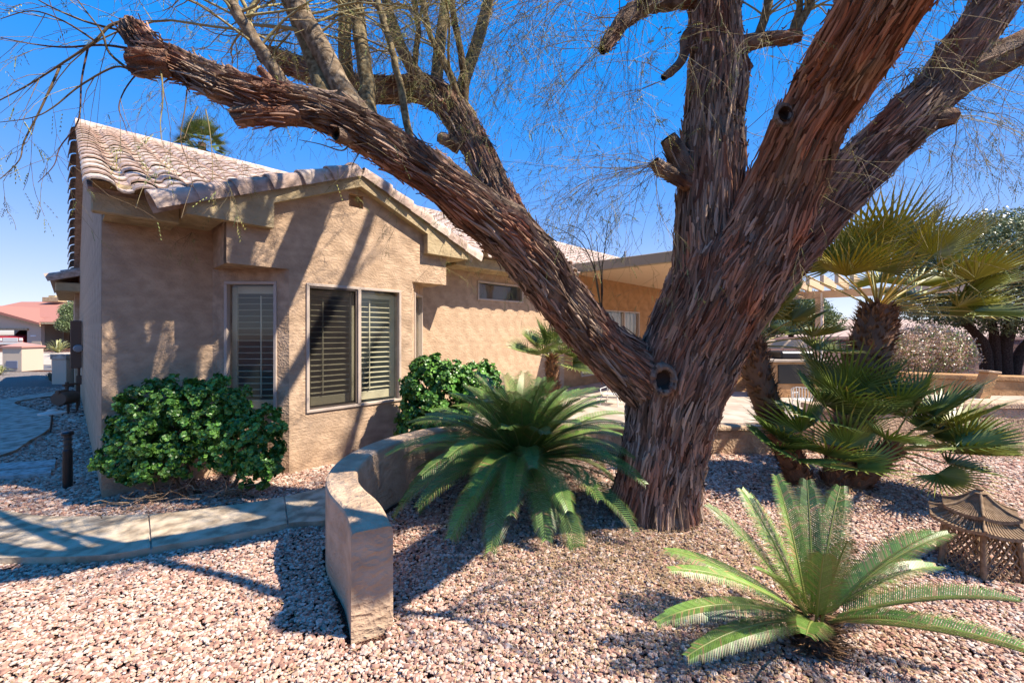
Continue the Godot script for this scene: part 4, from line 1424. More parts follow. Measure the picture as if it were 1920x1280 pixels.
func build_tree() -> void:
	bark_n.noise_type = FastNoiseLite.TYPE_SIMPLEX_SMOOTH
	bark_n.frequency = 1.0
	bark_n.fractal_octaves = 3
	bark_n.seed = 5
	strip_b = MB.new()
	twig_b = MB.new()
	leaf_b = MB.new()
	var tree := thing("shaggy_tree", Vector3.ZERO, "big leaning multi-trunk tree with shaggy peeling brown bark", "tree")
	limb(tree, "trunk", [[1224, 1000, 98, 3.52], [1226, 962, 84, 3.52], [1234, 900, 73, 3.48], [1250, 820, 73, 3.44], [1264, 750, 79, 3.4], [1284, 690, 84, 3.35], [1312, 620, 86, 3.27], [1342, 555, 88, 3.18], [1362, 490, 84, 3.1], [1375, 440, 66, 3.05]], 0.020, 1500, 0.12, 0.018, false)
	limb(tree, "limb", [[1262, 765, 44, 3.42], [1215, 718, 54, 3.38], [1172, 682, 51, 3.32], [1125, 642, 46, 3.22], [1062, 570, 46, 3.05], [1002, 492, 50, 2.9], [955, 440, 51, 2.78], [900, 398, 45, 2.65], [820, 335, 41, 2.46], [740, 282, 37, 2.32], [680, 245, 37, 2.22], [600, 208, 33, 2.11], [510, 190, 33, 2.03], [430, 165, 28, 1.97], [340, 125, 27, 1.91], [285, 98, 25, 1.88], [255, 66, 18, 1.87], [238, 36, 13, 1.86]], 0.012, 1600, 0.14, 0.02)
	limb(tree, "limb", [[1010, 500, 30, 2.94], [970, 430, 33, 2.92], [927, 348, 29, 3.0], [895, 280, 27, 3.1], [860, 222, 27, 3.22], [820, 180, 26, 3.36], [770, 166, 24, 3.4], [700, 170, 22, 3.42], [640, 158, 20, 3.45], [560, 126, 18, 3.5], [490, 103, 15, 3.52]], 0.010, 1500, 0.1, 0.02)
	limb(tree, "limb", [[1345, 600, 58, 3.25], [1328, 520, 58, 3.15], [1325, 450, 56, 3.1], [1330, 380, 55, 3.08], [1335, 300, 54, 3.06], [1340, 200, 52, 3.04], [1346, 120, 48, 3.02], [1341, 60, 44, 3.0], [1338, 0, 43, 3.0], [1332, -120, 38, 3.0], [1328, -300, 34, 3.0], [1335, -560, 30, 3.0], [1340, -760, 24, 3.05]], 0.014, 1600, 0.0, 0.02)
	limb(tree, "limb", [[1345, 610, 66, 3.2], [1385, 520, 72, 3.0], [1432, 430, 66, 2.85], [1473, 340, 63, 2.7], [1508, 250, 58, 2.5], [1566, 150, 64, 2.3], [1612, 75, 68, 2.12], [1655, 0, 72, 1.98], [1740, -150, 72, 1.75], [1850, -350, 64, 1.55], [1930, -620, 50, 1.45]], 0.015, 1500, 0.42, 0.018)
	limb(tree, "limb", [[1360, 620, 48, 3.2], [1402, 555, 54, 3.08], [1452, 492, 50, 2.98], [1508, 432, 47, 2.9], [1568, 364, 46, 2.82], [1640, 286, 45, 2.76], [1700, 228, 45, 2.7], [1742, 185, 42, 2.68], [1760, 160, 36, 2.66]], 0.013, 1600, 0.04, 0.02)
	limb(tree, "limb", [[1735, 200, 36, 2.69], [1770, 145, 38, 2.66], [1800, 100, 37, 2.63], [1850, 30, 35, 2.6], [1890, -40, 33, 2.56], [1960, -160, 27, 2.5], [2040, -330, 18, 2.45]], 0.010, 1300, 0.3, 0.02)
	var e2 := limb(tree, "limb", [[1715, 222, 40, 2.7], [1760, 172, 38, 2.68], [1805, 143, 35, 2.66], [1860, 117, 33, 2.64], [1930, 83, 32, 2.62], [2050, 30, 27, 2.6], [2250, -60, 19, 2.58]], 0.005, 160, 0.0, 0.02)
	# stubs and dead side branches
	limb(tree, "branch_stub", [[1302, 350, 20, 3.05], [1280, 310, 19, 3.0], [1262, 275, 17, 2.96], [1252, 258, 15, 2.94]], 0.004, 500, 0.0, 0.02)
	limb(tree, "branch_stub", [[1290, 345, 14, 3.0], [1262, 330, 13, 2.94], [1238, 312, 12, 2.9], [1228, 302, 9, 2.88]], 0.006, 500, 0.0, 0.02)
	limb(tree, "branch_stub", [[1320, -20, 20, 3.0], [1270, -4, 19, 2.95], [1215, 8, 17, 2.92], [1175, 32, 16, 2.9], [1150, 65, 13, 2.88], [1128, 94, 8, 2.86]], 0.006, 900, 0.1, 0.02)
	limb(tree, "branch_stub", [[1310, 55, 14, 3.0], [1290, 70, 12, 2.97], [1284, 100, 9, 2.95], [1272, 122, 8, 2.94], [1244, 146, 6, 2.92]], 0.004, 300, 0.1, 0.02)
	limb(tree, "branch_stub", [[1375, 92, 17, 3.0], [1410, 78, 14, 2.95], [1450, 72, 12, 2.92], [1500, 68, 10, 2.9]], 0.005, 600, 0.15, 0.02)
	limb(tree, "branch_stub", [[1385, 95, 11, 3.0], [1400, 118, 8, 2.96], [1410, 128, 5, 2.95]], 0.003, 100, 0.1, 0.02)
	limb(tree, "branch_stub", [[1710, 235, 22, 2.68], [1745, 225, 19, 2.63], [1790, 217, 15, 2.6]], 0.006, 400, 0.0, 0.02)
	limb(tree, "branch_stub", [[560, 210, 24, 2.054], [500, 214, 20, 1.998], [445, 218, 16, 1.958], [436, 220, 14, 1.953]], 0.008, 1500, 0.12, 0.02)
	limb(tree, "branch_stub", [[478, 172, 9, 1.998], [460, 152, 9, 1.975], [425, 127, 8, 1.953]], 0.002, 0, 0.3, 0.02)
	limb(tree, "branch_stub", [[320, 120, 25, 1.869], [280, 118, 25, 1.852], [256, 118, 23, 1.846], [244, 116, 19, 1.841]], 0.010, 1600, 0.14, 0.02)
	limb(tree, "branch_stub", [[520, 185, 8, 2.031], [505, 150, 7, 2.009], [485, 128, 6, 1.998]], 0.002, 0, 0.3, 0.02)
	limb(tree, "branch_stub", [[655, 258, 15, 2.189], [638, 253, 14, 2.11], [630, 250, 13, 2.088]], 0.002, 0, 0.0, 0.02)
	limb(tree, "branch_stub", [[862, 275, 15, 3.14], [835, 262, 11, 3.1], [820, 258, 7, 3.08]], 0.003, 200, 0.0, 0.02)
	# old pruning scars
	for q in [[1246, 712, 25, 2.99], [1474, 212, 18, 2.29], [1539, 255, 11, 2.35]]:
		var b := MB.new()
		var c := P(q[0], q[1], q[3])
		var r: float = q[2] / F * q[3]
		b.lathe(c, [Vector2(0, -0.06), Vector2(r * 0.5, -0.05), Vector2(r * 0.72, 0.0)], 18, Basis(Vector3.RIGHT, PI / 2))
		var kn := part("knot", b, M.dark_cut, tree)
		b = MB.new()
		var grid := []
		for e in 29:
			var an := TAU * e / 28
			var lump := 1.0 + 0.55 * bark_n.get_noise_3d(cos(an) * 2.2 + q[0], sin(an) * 2.2, 0)
			var ring := []
			for k in 7:
				var ph := PI * (k / 6.0) * 1.15 - 0.25
				var rr := r * (0.82 + 0.05 * lump) - cos(ph) * r * 0.26 * lump
				ring.append(c + Vector3(cos(an) * rr * 0.92, sin(an) * rr * 1.15, sin(ph) * r * 0.34 * lump - 0.022))
			grid.append(ring)
		for e in 28:
			for k in 6:
				b.col = bark_color(grid[e][k] * 3.0, 0.05, 0.8)
				b.quad(grid[e][k], grid[e + 1][k], grid[e + 1][k + 1], grid[e][k + 1])
		part("callus", b, M.bark_strip, kn)
	# upright shoots
	var ol := Color(0.30, 0.24, 0.13)
	var ol2 := Color(0.36, 0.28, 0.19)
	var sh := []
	sh.append(shoot(tree, [[690, 250, 30, 2.219], [672, 215, 25, 2.21], [640, 165, 23, 2.21], [602, 90, 22, 2.21], [562, 20, 21, 2.219], [500, -100, 18, 2.258], [440, -300, 12, 2.357], [400, -520, 7, 2.456]], ol2))
	sh.append(shoot(tree, [[612, 205, 18, 2.161], [605, 170, 17, 2.2], [588, 110, 16, 2.239], [560, 40, 15, 2.278], [535, -20, 14, 2.318], [480, -180, 10, 2.456], [450, -380, 6, 2.553]], ol))
	sh.append(shoot(tree, [[545, 185, 14, 2.082], [520, 140, 12, 2.063], [480, 80, 11, 2.043], [445, 25, 11, 2.022], [430, -2, 9, 2.013]], ol2))
	sh.append(shoot(tree, [[652, 162, 13, 3.4], [647, 100, 12, 3.36], [645, 0, 11, 3.34], [640, -150, 10, 3.4], [620, -330, 8, 3.6], [640, -520, 5, 3.8]], ol))
	sh.append(shoot(tree, [[693, 240, 16, 2.258], [688, 160, 14, 2.318], [678, 80, 13, 2.376], [668, 0, 13, 2.456], [650, -180, 10, 2.652], [660, -380, 6, 2.849]], ol))
	sh.append(shoot(tree, [[772, 280, 7, 2.357], [752, 170, 7, 2.376], [732, 80, 6, 2.406], [706, -10, 6, 2.456], [690, -150, 4, 2.504]], ol))
	sh.append(shoot(tree, [[812, 185, 15, 3.36], [785, 145, 12, 3.33], [758, 100, 11, 3.3], [735, 40, 10, 3.35], [722, -20, 9, 3.42], [700, -200, 8, 3.7], [690, -400, 6, 4.0], [720, -560, 4, 4.2]], ol2))
	sh.append(shoot(tree, [[893, 262, 8, 3.16], [885, 215, 8, 3.2], [862, 180, 7, 3.26], [835, 120, 7, 3.25], [805, 60, 5, 3.22], [790, -40, 5, 3.2], [780, -180, 3, 3.2]], ol))
	sh.append(shoot(tree, [[868, 230, 7, 3.24], [872, 160, 7, 3.26], [860, 75, 6, 3.25], [848, 0, 6, 3.4], [850, -150, 6, 3.7], [880, -320, 5, 4.0], [900, -460, 4, 4.2]], Color(0.16, 0.12, 0.07)))
	sh.append(shoot(tree, [[775, 130, 6, 3.3], [784, 60, 5, 3.28], [778, 0, 5, 3.26], [790, -130, 4, 3.2]], ol))
	sh.append(shoot(tree, [[1418, 82, 9, 2.95], [1428, 50, 8, 2.93], [1442, 0, 8, 2.9], [1450, -120, 6, 2.9]], ol))
	sh.append(shoot(tree, [[1488, 72, 8, 2.9], [1505, 35, 7, 2.9], [1525, -10, 7, 2.88], [1560, -150, 5, 2.85]], ol))
	sh.append(shoot(tree, [[1480, 70, 6, 2.9], [1495, 30, 6, 2.92], [1500, -20, 5, 2.93], [1480, -180, 4, 2.93]], ol))
	# limbs and shoots of the crown above the picture
	var cr := []
	cr.append(shoot(tree, [[1310, -420, 20, 3.0], [1200, -560, 14, 2.9], [1050, -640, 9, 2.8], [900, -660, 5, 2.7]], ol))
	cr.append(shoot(tree, [[1335, -150, 18, 3.0], [1230, -240, 13, 3.1], [1080, -300, 9, 3.2], [960, -310, 5, 3.3]], ol))
	cr.append(shoot(tree, [[1338, -60, 14, 3.0], [1260, -120, 10, 2.85], [1150, -150, 7, 2.7], [1040, -130, 4, 2.6]], ol))
	cr.append(shoot(tree, [[1860, -380, 30, 1.55], [1700, -520, 22, 1.7], [1500, -620, 14, 1.85], [1250, -640, 8, 2.0]], ol))
	cr.append(shoot(tree, [[1780, -220, 22, 1.7], [1900, -300, 16, 1.6], [2100, -340, 10, 1.55], [2300, -300, 6, 1.5]], ol))
	cr.append(shoot(tree, [[1960, -170, 20, 2.5], [1880, -260, 13, 2.6], [1760, -330, 8, 2.7], [1640, -330, 4, 2.8]], ol))
	# high crown, out of the picture, whose boughs stripe the facade with shade
	for q in [[[1338, -620, 26, 3.0], [1420, -760, 22, 3.2], [1470, -930, 17, 3.5], [1480, -1120, 10, 3.7]], [[1336, -560, 24, 3.0], [1250, -700, 20, 3.1], [1190, -860, 15, 3.3], [1160, -1040, 9, 3.5]], [[1332, -400, 20, 3.0], [1400, -520, 17, 3.4], [1440, -640, 13, 3.9], [1430, -780, 8, 4.3]], [[1334, -480, 18, 3.0], [1270, -560, 16, 3.4], [1200, -640, 12, 3.8], [1150, -760, 7, 4.1]], [[1895, -50, 30, 2.56], [1930, -300, 24, 2.8], [1900, -520, 18, 3.1], [1850, -740, 11, 3.4]], [[1930, -250, 22, 2.75], [1820, -420, 17, 3.1], [1760, -600, 12, 3.5], [1740, -780, 7, 3.8]], [[1340, -700, 22, 3.05], [1345, -900, 16, 3.1], [1330, -1100, 10, 3.2]], [[850, 212, 12, 3.27], [900, 60, 11, 3.7], [930, -60, 9, 4.1], [940, -160, 6, 4.4]], [[815, 175, 12, 3.36], [830, 40, 10, 3.8], [840, -60, 8, 4.2], [820, -150, 5, 4.5]]]:
		cr.append(shoot(tree, q, ol))
	# twigs from every shoot
	for s in sh + cr:
		var pts: Array = s[0]
		var rad: Array = s[1]
		for k in (12 if sh.has(s) else 4):
			var i := rng.randi_range(int(pts.size() * 0.45), pts.size() - 2)
			var d: Vector3 = (pts[i + 1] - pts[i]).normalized()
			var sd := (d * 0.6 + Vector3(rng.randfn(0, 0.9), rng.randf_range(-0.3, 0.5), rng.randfn(0, 0.7))).normalized()
			twig(pts[i], sd, rng.randf_range(0.45, 1.1), clampf(rad[i] * 0.3, 0.0022, 0.007), 2, 0.09)
		if rad[0] > 0.025:
			for k in 5:
				var i := rng.randi_range(int(pts.size() * 0.4), pts.size() - 2)
				twig(pts[i], (pts[i + 1] - pts[i]).normalized() + Vector3(rng.randfn(0, 0.5), 0.3, rng.randfn(0, 0.5)), rng.randf_range(0.8, 1.5), 0.012, 1, 0.0, 0.0)
		twig(pts[pts.size() - 1], (pts[pts.size() - 1] - pts[pts.size() - 2]).normalized(), 0.7, maxf(rad[pts.size() - 1] * 0.8, 0.003), 2, 0.06)
	# fine curtains of twigs seen against the sky
	for q in [[1130, 94, 2.86, 4], [1150, 65, 2.88, 5], [1180, 30, 2.9, 5], [1244, 146, 2.92, 3], [1230, 305, 2.88, 9], [1240, 312, 2.9, 6], [1390, 240, 3.05, 3], [1395, 320, 3.0, 4], [1500, 70, 2.9, 5], [1450, 74, 2.92, 4], [1715, 130, 2.6, 7], [1700, 140, 2.62, 5], [1790, 217, 2.6, 4], [900, 280, 3.3, 4], [640, 160, 3.45, 4], [490, 103, 3.5, 5], [1000, -20, 2.9, 9], [1080, -20, 3.0, 9], [920, -10, 3.1, 8], [850, 0, 3.2, 6], [1240, -10, 2.8, 6], [800, 20, 3.3, 5], [740, 40, 3.2, 4], [560, 20, 3.3, 6], [480, 10, 3.2, 5], [1780, -10, 2.7, 5], [1900, 120, 2.6, 4], [2000, 60, 2.6, 5]]:
		for k in int(q[3] * 1.5):
			twig(P(q[0] + rng.randfn(0, 8), q[1] + rng.randfn(0, 6), q[2]), Vector3(rng.randfn(-0.7, 0.45) if q[0] < 1310 else rng.randfn(0.4, 0.5), rng.randf_range(-0.6, 0.3), rng.randfn(0, 0.5)), rng.randf_range(0.5, 1.1), 0.0028, 2, 0.10, 0.75)
	# single long twigs at the cut limb end
	twig_line([[252, 138], [205, 100], [190, 60], [160, 20], [130, -20]], 0.0065, 1.87, 1.77, 2)
	twig_line([[240, 38], [205, 48], [175, 78], [110, 122], [50, 160], [-10, 192]], 0.0075, 1.87, 1.76, 3)
	twig_line([[112, 122], [100, 150], [72, 210], [44, 265], [35, 300], [0, 335]], 0.0055, 1.87, 1.76, 3)
	twig_line([[165, 85], [152, 150], [146, 225], [112, 275], [100, 310], [70, 342]], 0.0042, 1.87, 1.77, 4)
	twig_line([[250, 135], [215, 125], [150, 160], [100, 200], [60, 220], [-10, 230]], 0.005, 1.87, 1.77, 3)
	twig_line([[238, 90], [190, 84], [120, 88], [60, 82], [0, 70]], 0.006, 1.87, 1.76, 3)
	twig_line([[262, 130], [235, 165], [222, 200], [232, 230], [238, 250]], 0.0035, 1.87, 1.77, 2)
	twig_line([[285, 95], [300, 130], [305, 180], [300, 230], [302, 262]], 0.0045, 1.87, 1.77, 2)
	twig_line([[350, 170], [345, 210], [338, 260], [350, 300], [362, 350]], 0.003, 1.87, 1.78, 3)
	twig_line([[370, 200], [355, 230], [345, 260]], 0.003, 1.87, 1.78, 1)
	twig_line([[385, 205], [392, 240], [397, 290], [398, 340]], 0.003, 1.87, 1.78, 2)
	twig_line([[240, 60], [160, 40], [90, 10], [40, -20]], 0.006, 1.87, 1.76, 3)
	twig_line([[180, 78], [120, 40], [60, 20], [0, 35]], 0.005, 1.87, 1.76, 3)
	twig_line([[700, 250], [665, 300], [660, 320]], 0.004, 2.22, 2.18, 1)
	twig_line([[655, 270], [640, 282], [600, 270], [560, 262]], 0.005, 2.18, 2.1, 1)
	twig_line([[545, 60], [505, 120], [560, 170], [620, 200]], 0.005, 2.02, 2.08, 0)
	# a young leafy sprout from the left limb, in front of the patio
	for q in [[[1132, 600], [1120, 540], [1112, 480], [1095, 435], [1060, 420]], [[1130, 600], [1128, 520], [1135, 460], [1140, 420], [1148, 400]], [[1130, 600], [1118, 520], [1105, 480], [1085, 450], [1050, 430], [1020, 420]], [[1125, 595], [1130, 540], [1122, 480], [1118, 440]]]:
		twig_line(q, 0.006, 3.3, 3.2, 8)
	var p := part("bark_strips", strip_b, M.bark_strip, tree)
	p.set_meta("kind", "stuff")
	p = part("twigs", twig_b, M.twig, tree)
	p.set_meta("kind", "stuff")
	p = part("leaflets", leaf_b, M.leaflet, tree)
	p.set_meta("kind", "stuff")
	print("strip tris ", strip_b.v.size() / 3, " twig ", twig_b.v.size() / 3, " leaf ", leaf_b.v.size() / 3)

# ---------- palms, cycads, shrubs ----------
func sago_frond(ln: float, elev: float, droop: float, leaf_l: float, twist: float, tone: float, dry: float, spacing := 0.014) -> MB:
	# lies in the plane of x (outwards) and y; rachis from the origin
	var b := MB.new()
	var n := 16
	var pts := []
	var tan := []
	var p := Vector3.ZERO
	var a := elev
	for k in n + 1:
		pts.append(p)
		tan.append(Vector3(cos(a), sin(a), 0))
		p += Vector3(cos(a), sin(a), 0) * ln / n
		a -= droop * (0.4 + 1.2 * k / n) / n
	var rad := []
	for k in n + 1: rad.append(lerpf(0.008, 0.0025, float(k) / n))
	b.col = Color(0.22, 0.24, 0.06) * tone
	b.tube(pts, rad, 5, false)
	var count := int(ln / spacing)
	for i in count:
		var t := 0.10 + 0.90 * i / count
		var f := t * n
		var k := mini(int(f), n - 1)
		var o: Vector3 = pts[k].lerp(pts[k + 1], f - k)
		var tg: Vector3 = tan[k].lerp(tan[mini(k + 1, n)], f - k).normalized()
		var up := Vector3(-tg.y, tg.x, 0)
		var ll := leaf_l * pow(sin(PI * clampf(0.12 + 0.80 * t, 0, 1)), 0.6) * (1.0 if t < 0.9 else 0.8)
		for s in [-1.0, 1.0]:
			var lat: Vector3 = Vector3(0, 0, s).rotated(tg, twist * s)
			var d: Vector3 = (lat * 0.80 + tg * 0.62 + up * 0.30).normalized()
			var e1 := o + d * ll * 0.55
			var e2 := o + (d + Vector3(0, -0.30, 0)).normalized() * ll * rng.randf_range(0.94, 1.04)
			var w := tg * (0.0031 if spacing < 0.012 else 0.0048)
			var q := tone * rng.randf_range(0.8, 1.2)
			b.col = Color(0.15 * q, 0.25 * q, 0.048 * q)
			if rng.randf() < dry: b.col = Color(0.34, 0.24, 0.09) * q
			b.quad(o - w, o + w, e1 + w * 1.1, e1 - w * 1.1)
			if rng.randf() < 0.35 + dry: b.col = Color(0.20, 0.19, 0.06) * q
			b.tri(e1 - w * 1.1, e1 + w * 1.1, e2)
	return b

func sago(at: Vector3, label: String, fronds: Array, leaf_l: float, dry: float) -> Node3D:
	var t := thing("sago_palm", at, label, "sago palm")
	var b := MB.new()
	var k := 1.0 if leaf_l > 0.12 else 0.55
	b.lathe(Vector3(0, -0.03, 0), [Vector2(0.11 * k, 0), Vector2(0.13 * k, 0.06), Vector2(0.12 * k, 0.12), Vector2(0.06 * k, 0.17), Vector2(0, 0.19)], 14)
	part("caudex", b, M.utility_brown, t)
	b = MB.new()
	for i in 620:
		var a := rng.randf() * TAU
		var h := rng.randf_range(0.0, 0.18)
		var r := lerpf(0.14, 0.05, h / 0.2) * k
		var o := Vector3(cos(a) * r, h, sin(a) * r)
		var d := Vector3(cos(a), rng.randf_range(0.1, 0.9), sin(a)).normalized()
		var w := Vector3(-sin(a), 0, cos(a)) * 0.008
		b.col = Color(0.22, 0.13, 0.07) * rng.randf_range(0.5, 1.5)
		b.tri(o - w, o + w, o + d * rng.randf_range(0.04, 0.12))
	part("leaf_bases", b, M.dry_leaf, t).set_meta("kind", "stuff")
	for f in fronds:
		# [azimuth deg (0 = to the right, 90 = towards the camera), elevation deg, length, droop, roll]
		var m := sago_frond(f[2], deg_to_rad(f[1]), f[3], leaf_l * rng.randf_range(0.92, 1.08), f[4] if f.size() > 4 else 0.0, rng.randf_range(0.7, 1.35), dry, 0.0095 if leaf_l < 0.12 else 0.019)
		var a := deg_to_rad(f[0])
		part("frond", m, M.palm_leaf, t, Transform3D(Basis(Vector3.UP, -a), Vector3(cos(a) * 0.05, 0.15, sin(a) * 0.05)))
	return t

func fan_leaf(pet: float, bl: float, spread: float, cup: float, tone: Color, tips: float) -> MB:
	# petiole runs along +z from the origin, the blade opens at its end
	var b := MB.new()
	b.col = Color(tone.r * 1.9, tone.g * 1.45, tone.b * 1.7)
	b.tube([Vector3.ZERO, Vector3(0, 0.012, pet * 0.5), Vector3(0, 0, pet)], [0.011, 0.008, 0.006], 5, false)
	var hub := Vector3(0, 0, pet)
	var n := 28
	var half := deg_to_rad(spread)
	for i in n:
		var th := lerpf(-half, half, (i + 0.5) / n)
		var dth := half / n
		var ll := bl * (0.72 + 0.28 * cos(th * 0.62)) * rng.randf_range(0.94, 1.05)
		var r1 := ll * 0.36
		var lift := func(r: float, t: float) -> Vector3:
			var x := sin(t) * r
			var z := cos(t) * r
			return hub + Vector3(x, cup * (absf(x) * 0.55 + r * 0.10) - 0.05 * cup * r * r, z)
		var l: Vector3 = lift.call(r1, th - dth) - Vector3(0, 0.006, 0)
		var r: Vector3 = lift.call(r1, th + dth) - Vector3(0, 0.006, 0)
		var c: Vector3 = lift.call(r1, th) + Vector3(0, 0.009, 0)
		var sw := rng.randf_range(-0.03, 0.03)
		var m1: Vector3 = lift.call(ll * 0.72, th + sw * 0.5) + Vector3(0, 0.004, 0)
		var wv := Vector3(cos(th), 0, -sin(th)) * bl * 0.011
		var tip: Vector3 = lift.call(ll, th + sw) - Vector3(0, rng.randf_range(0.0, 0.05) * ll, 0)
		var q := rng.randf_range(0.85, 1.18)
		b.col = Color(tone.r * q, tone.g * q, tone.b * q)
		b.tri(hub, l, c)
		b.tri(hub, c, r)
		b.quad(l, m1 - wv, m1 + Vector3(0, 0.004, 0), c)
		b.quad(c, m1 + Vector3(0, 0.004, 0), m1 + wv, r)
		if rng.randf() < tips: b.col = Color(0.42, 0.33, 0.10) * q
		b.tri(m1 - wv, tip, m1 + wv)
	return b

func aim(d: Vector3, roll: float) -> Basis:
	var z := d.normalized()
	var ref := Vector3.UP if absf(z.y) < 0.96 else Vector3.RIGHT
	var x := ref.cross(z).normalized()
	var y := z.cross(x)
	return Basis(x, y, z) * Basis(Vector3(0, 0, 1), roll)

func hairy_trunk(t: Node3D, pts: Array, radii: Array, count: int) -> void:
	# fibrous palm trunk wrapped in old leaf bases
	var sp := smooth(pts, 6)
	var sr := []
	for i in radii.size() - 1:
		for k in 6: sr.append(lerpf(radii[i], radii[i + 1], k / 6.0))
	sr.append(radii[radii.size() - 1])
	var b := MB.new()
	b.col = Color(0.20, 0.11, 0.065)
	b.tube(sp, sr, 18)
	part("trunk", b, M.painted, t)
	b = MB.new()
	for i in count:
		var k := rng.randi_range(0, sp.size() - 2)
		var o: Vector3 = sp[k].lerp(sp[k + 1], rng.randf())
		var ax: Vector3 = (sp[k + 1] - sp[k]).normalized()
		var a := rng.randf() * TAU
		var u := ax.cross(Vector3(0.3, 0.2, 0.9)).normalized()
		var d := u * cos(a) + ax.cross(u) * sin(a)
		var tg := ax.cross(d)
		var c: Vector3 = o + d * (sr[k] - 0.006)
		var big := rng.randf() < 0.35
		var ln := rng.randf_range(0.05, 0.10) if big else rng.randf_range(0.03, 0.11)
		var w := tg * (rng.randf_range(0.010, 0.020) if big else rng.randf_range(0.0015, 0.004))
		var dir := (ax * rng.randf_range(0.2, 1.0) + d * rng.randf_range(0.35, 0.9) + tg * rng.randf_range(-0.4, 0.4)).normalized()
		var q := rng.randf_range(0.45, 1.6)
		b.col = Color(0.26, 0.14, 0.08) * q
		var mid: Vector3 = c + dir * ln * 0.55 + d * 0.004
		var end: Vector3 = c + dir * ln
		b.quad(c - w, c + w, mid + w * 0.8, mid - w * 0.8)
		b.tri(mid - w * 0.8, mid + w * 0.8, end)
		if big:
			b.col = Color(0.20, 0.105, 0.06) * q
			b.tri(c - w, mid - w * 0.8, c + d * 0.012)
	part("leaf_bases", b, M.dry_leaf, t).set_meta("kind", "stuff")

func crown(t: Node3D, at: Vector3, dirs: Array, pet: float, bl: float, tones: Array, tips := 0.25) -> void:
	for d in dirs:
		# [x, y, z, (scale), (roll)]
		var v := Vector3(d[0], d[1], d[2])
		var s: float = d[3] if d.size() > 3 else rng.randf_range(0.85, 1.1)
		var roll: float = d[4] if d.size() > 4 else rng.randf_range(-0.5, 0.5)
		var m := fan_leaf(pet * s * rng.randf_range(0.9, 1.1), bl * s, rng.randf_range(95, 125), rng.randf_range(0.2, 0.75), tones[rng.randi_range(0, tones.size() - 1)], tips)
		part("frond", m, M.palm_leaf, t, Transform3D(aim(v, roll), at))

func shrub_leaf(b: MB, p: Vector3, nrm: Vector3, s: float) -> void:
	# rounded cupped leaf with a ruffled rim
	var x := nrm.cross(Vector3(rng.randf() - 0.5, rng.randf() - 0.5, rng.randf() - 0.5)).normalized()
	var y := nrm.cross(x)
	var rim: Array[Vector3] = []
	for k in 7:
		var a := TAU * k / 7
		var r := s * (1.0 - 0.25 * cos(a)) * rng.randf_range(0.88, 1.1)
		rim.append(p + (x * cos(a) + y * sin(a)) * r + nrm * s * (0.25 + (0.26 if k % 2 else -0.16)))
	for k in 7: b.tri(p, rim[k], rim[(k + 1) % 7])

